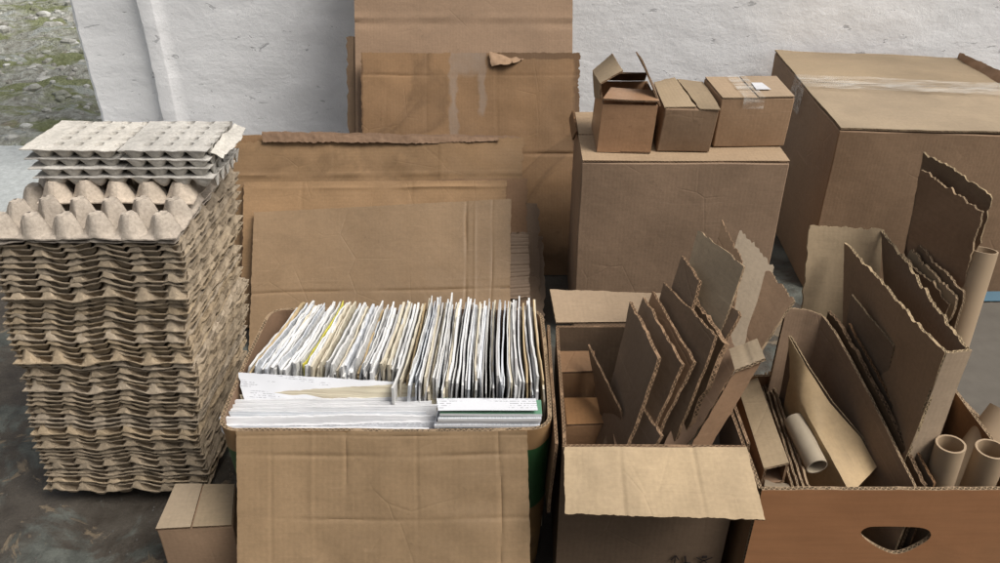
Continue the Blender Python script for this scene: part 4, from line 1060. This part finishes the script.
# bent board with rounded corner
r0 = [P(787, 309, .978), P(806, 310, .985), P(822, 316, .985), P(833, 331, .968), P(848, 358, .93), (P(880, 418, .85)), P(917, 493, .768)]
cbrd([[down(p, .03) for p in r0], r0], 'bent board wrapping round the kraft sleeve, its corner rounded', 'tan', 'pale', nu=6, nv=12, t=.004, warp=.002, jag=(0, 0, .002, 0))
r1 = [p + Vector((.010, .006, .006)) for p in r0[2:]]
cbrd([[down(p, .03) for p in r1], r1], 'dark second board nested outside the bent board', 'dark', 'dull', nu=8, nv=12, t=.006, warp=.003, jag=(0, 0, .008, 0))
r2 = [p + Vector((.024, .008, .006)) for p in r0[3:]]
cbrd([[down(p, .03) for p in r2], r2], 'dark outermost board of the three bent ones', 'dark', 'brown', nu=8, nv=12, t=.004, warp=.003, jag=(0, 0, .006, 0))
# big flattened carton: left panel, narrow front, right panel
BC = thing('flattened_carton', 'big upright carton with torn rims, tallest thing filling the crate', 'flattened carton', P(930, 490, .80), CG)
bt, ft, fr2 = P(843, 241, 1.10), P(946, 353, .815), P(972, 351, .825)
bt2 = P(884, 231, 1.13)
sheet('left_panel', quad(Vector((bt.x - .006, .975, .26)), Vector((ft.x - .012, .80, .04)), ft, bt), 'tan', 'light', parent=BC, nu=34, nv=26, t=.0045, warp=.005, wf=4, jag=(0, .001, .007, .002))
sheet('front_panel', quad(Vector((ft.x - .0115, .7995, .04)), Vector((fr2.x - .010, .806, .04)), fr2, ft + Vector((.0005, -.0005, 0))), 'pale', 'light', parent=BC, nu=8, nv=20, t=.0045, warp=.002, jag=(0, 0, .005, 0))
sheet('right_panel', quad(Vector((fr2.x - .010, .812, .04)), Vector((bt2.x + .0, 1.0, .26)), bt2, fr2 + Vector((-.001, .006, .0))), 'dull', 'light', parent=BC, nu=34, nv=20, t=.0045, warp=.005, jag=(0, .002, .010, .002))
bp0, bp1 = P(809, 225, 1.135), P(884, 230, 1.132)
sheet('back_panel', quad(Vector((bp0.x - .002, 1.06, .255)), Vector((bp1.x - .002, 1.06, .255)), bp1, bp0), 'grey', 'light', parent=BC, nu=20, nv=14, t=.0045, warp=.004, jag=(0, .002, .008, .006), folds=[(1, .45, .002, .003)])
sheet('inner_panel', quad(down(P(855, 300, 1.03), .25), down(P(890, 347, .93), .10), P(893, 347, .93), P(853, 296, 1.03)), 'dull', 'pale', parent=BC, nu=14, nv=14, t=.004, warp=.002, jag=(0, .002, .004, .002))
st = cbrd(quad(P(843, 340, .985), P(884, 404, .89), P(892, 346, .905), P(851, 295, 1.005)), 'small rectangular board stuck to the left face of the big upright carton', 'dull', 'light', nu=12, nv=12, t=.003, warp=.003, jag=(.002, .002, .004, .002))
for k in range(3):
    cbrd(quad(down(P(905 + k * 8, 255 - k * 4, 1.06), .27), down(P(950 + k * 7, 305 - k * 4, .96), .27), P(950 + k * 7, 305 - k * 6, .96), P(902 + k * 8, 252 - k * 4, 1.06)), 'ragged torn sheet inside the big carton\'s right side, ' + ['lowest of three', 'middle of three', 'highest of three'][k], ['dull', 'grey', 'dull'][k], 'pale', nu=16, nv=6, t=.004, jag=(0, .01, .012, 0), warp=.006, wf=14, seed=k * 2.)
# tall torn double sheet
TS = thing('cardboard_piece', 'tall torn double board rising at the right, in front of the biggest box', 'cardboard piece', P(940, 300, .98), CG)
tl_, tr_ = P(921, 168, 1.10), P(983, 212, 1.00)
sheet('front_layer', quad(Vector((tl_.x + .008, 1.04, .255)), Vector((tr_.x - .004, .96, .255)), tr_, tl_), 'brown', 'pale', parent=TS, nu=26, nv=26, t=.004, warp=.006, jag=(0, .006, .010, .003), folds=[(1, .80, .002, .003)])
tl2, tm2, tr2 = P(924, 152, 1.125), P(960, 173, 1.06), P(992, 198, 1.02)
sheet('rear_layer', [[Vector((tl2.x + .004, 1.07, .255)), Vector((tm2.x, 1.02, .255)), Vector((tr2.x + .002, .985, .255))], [tl2, tm2, tr2]], 'dull', 'light', parent=TS, nu=16, nv=26, t=.004, warp=.005, jag=(0, .008, .008, .003))
# tubes
tube('cardboard_tube', P(984, 250, 1.00), P(957, 338, .975), .0185, .0022, CORE, 'tallest brown tube, leaning behind the big carton\'s front corner', zend=.03, group=TG)
tube('cardboard_tube', P(951, 444, .80), P(936, 492, .803), .0185, .0028, CORE, 'short brown tube, leftmost of the three standing by the crate\'s front', zend=.03, group=TG)
tube('cardboard_tube', P(992, 449, .80), P(974, 494, .803), .020, .0028, CORE, 'short brown tube right of the leftmost front tube', zend=.03, group=TG)
tube('cardboard_tube', P(1006, 413, .90), P(962, 470, .865), .024, .003, CORE, 'thicker brown tube slanting behind the two short front ones', zend=.03, group=TG)
cbrd([[P(952, 470, .93), P(990, 470, .90)], [P(964, 402, .965), P(985, 424, .92)]], 'small brown board corner poking up behind the slanting tube', 'orange', 'pale', nu=8, nv=8, t=.004, warp=.002)

def grit():
    mb = MB(); rnd = random.Random(3)
    for k in range(900):
        x = rnd.uniform(-1.6, .1); y = rnd.uniform(.55, 1.7); r = rnd.uniform(.0006, .0022); c = len(mb.v); a0 = rnd.random() * 6
        for rr, zz in ((1, 0), (.6, .7)):
            for q in range(5): mb.v.append(Vector((x + math.cos(a0 + q * 1.257) * r * rr, y + math.sin(a0 + q * 1.257) * r * rr * 1.4, .0003 + zz * r)))
        for q in range(5): mb.face((c + q, c + (q + 1) % 5, c + 5 + (q + 1) % 5, c + 5 + q), [(0, 0)] * 4)
        mb.face([c + 5 + q for q in range(5)], [(0, 0)] * 5)
    tag(mb.build('grit', [plain('grit_dust', (.10, .095, .085), .9)], smooth=False), 'fine grit and crumbs on the dark floor around the stack', 'grit', kind='stuff')
grit()
# ------------------------------------------------------------------ light
SUN_EL, SUN_AZ = 56, 118      # azimuth measured from +Y (north) clockwise to +X
w = bpy.data.worlds.new('World'); SC.world = w; w.use_nodes = True
nt = w.node_tree; nt.nodes.clear()
bg = nt.nodes.new('ShaderNodeBackground'); ow = nt.nodes.new('ShaderNodeOutputWorld'); sk = nt.nodes.new('ShaderNodeTexSky')
sk.sky_type = 'NISHITA'; sk.sun_disc = False; sk.sun_elevation = R(SUN_EL); sk.sun_rotation = R(SUN_AZ); sk.air_density = 1.0; sk.dust_density = 6; sk.ozone_density = .6
hs = nt.nodes.new('ShaderNodeHueSaturation'); hs.inputs['Saturation'].default_value = .35
nt.links.new(sk.outputs[0], hs.inputs['Color']); nt.links.new(hs.outputs[0], bg.inputs[0]); nt.links.new(bg.outputs[0], ow.inputs[0])
bg.inputs[1].default_value = .105
sl = bpy.data.lights.new('sun', 'SUN'); sl.energy = 2.5; sl.angle = R(30); sl.color = (1, .96, .9)
so = bpy.data.objects.new('sun', sl); C.objects.link(so); so.location = (2, 1, 4)
dirv = Vector((math.sin(R(SUN_AZ)) * math.cos(R(SUN_EL)), math.cos(R(SUN_AZ)) * math.cos(R(SUN_EL)), math.sin(R(SUN_EL))))
so.rotation_euler = dirv.to_track_quat('Z', 'Y').to_euler()
vs = SC.view_settings; vs.view_transform = 'Standard'; vs.look = 'None'; vs.exposure = .16; vs.gamma = 1; vs.use_curve_mapping = False
SC.cycles.max_bounces = 6; SC.cycles.transparent_max_bounces = 12
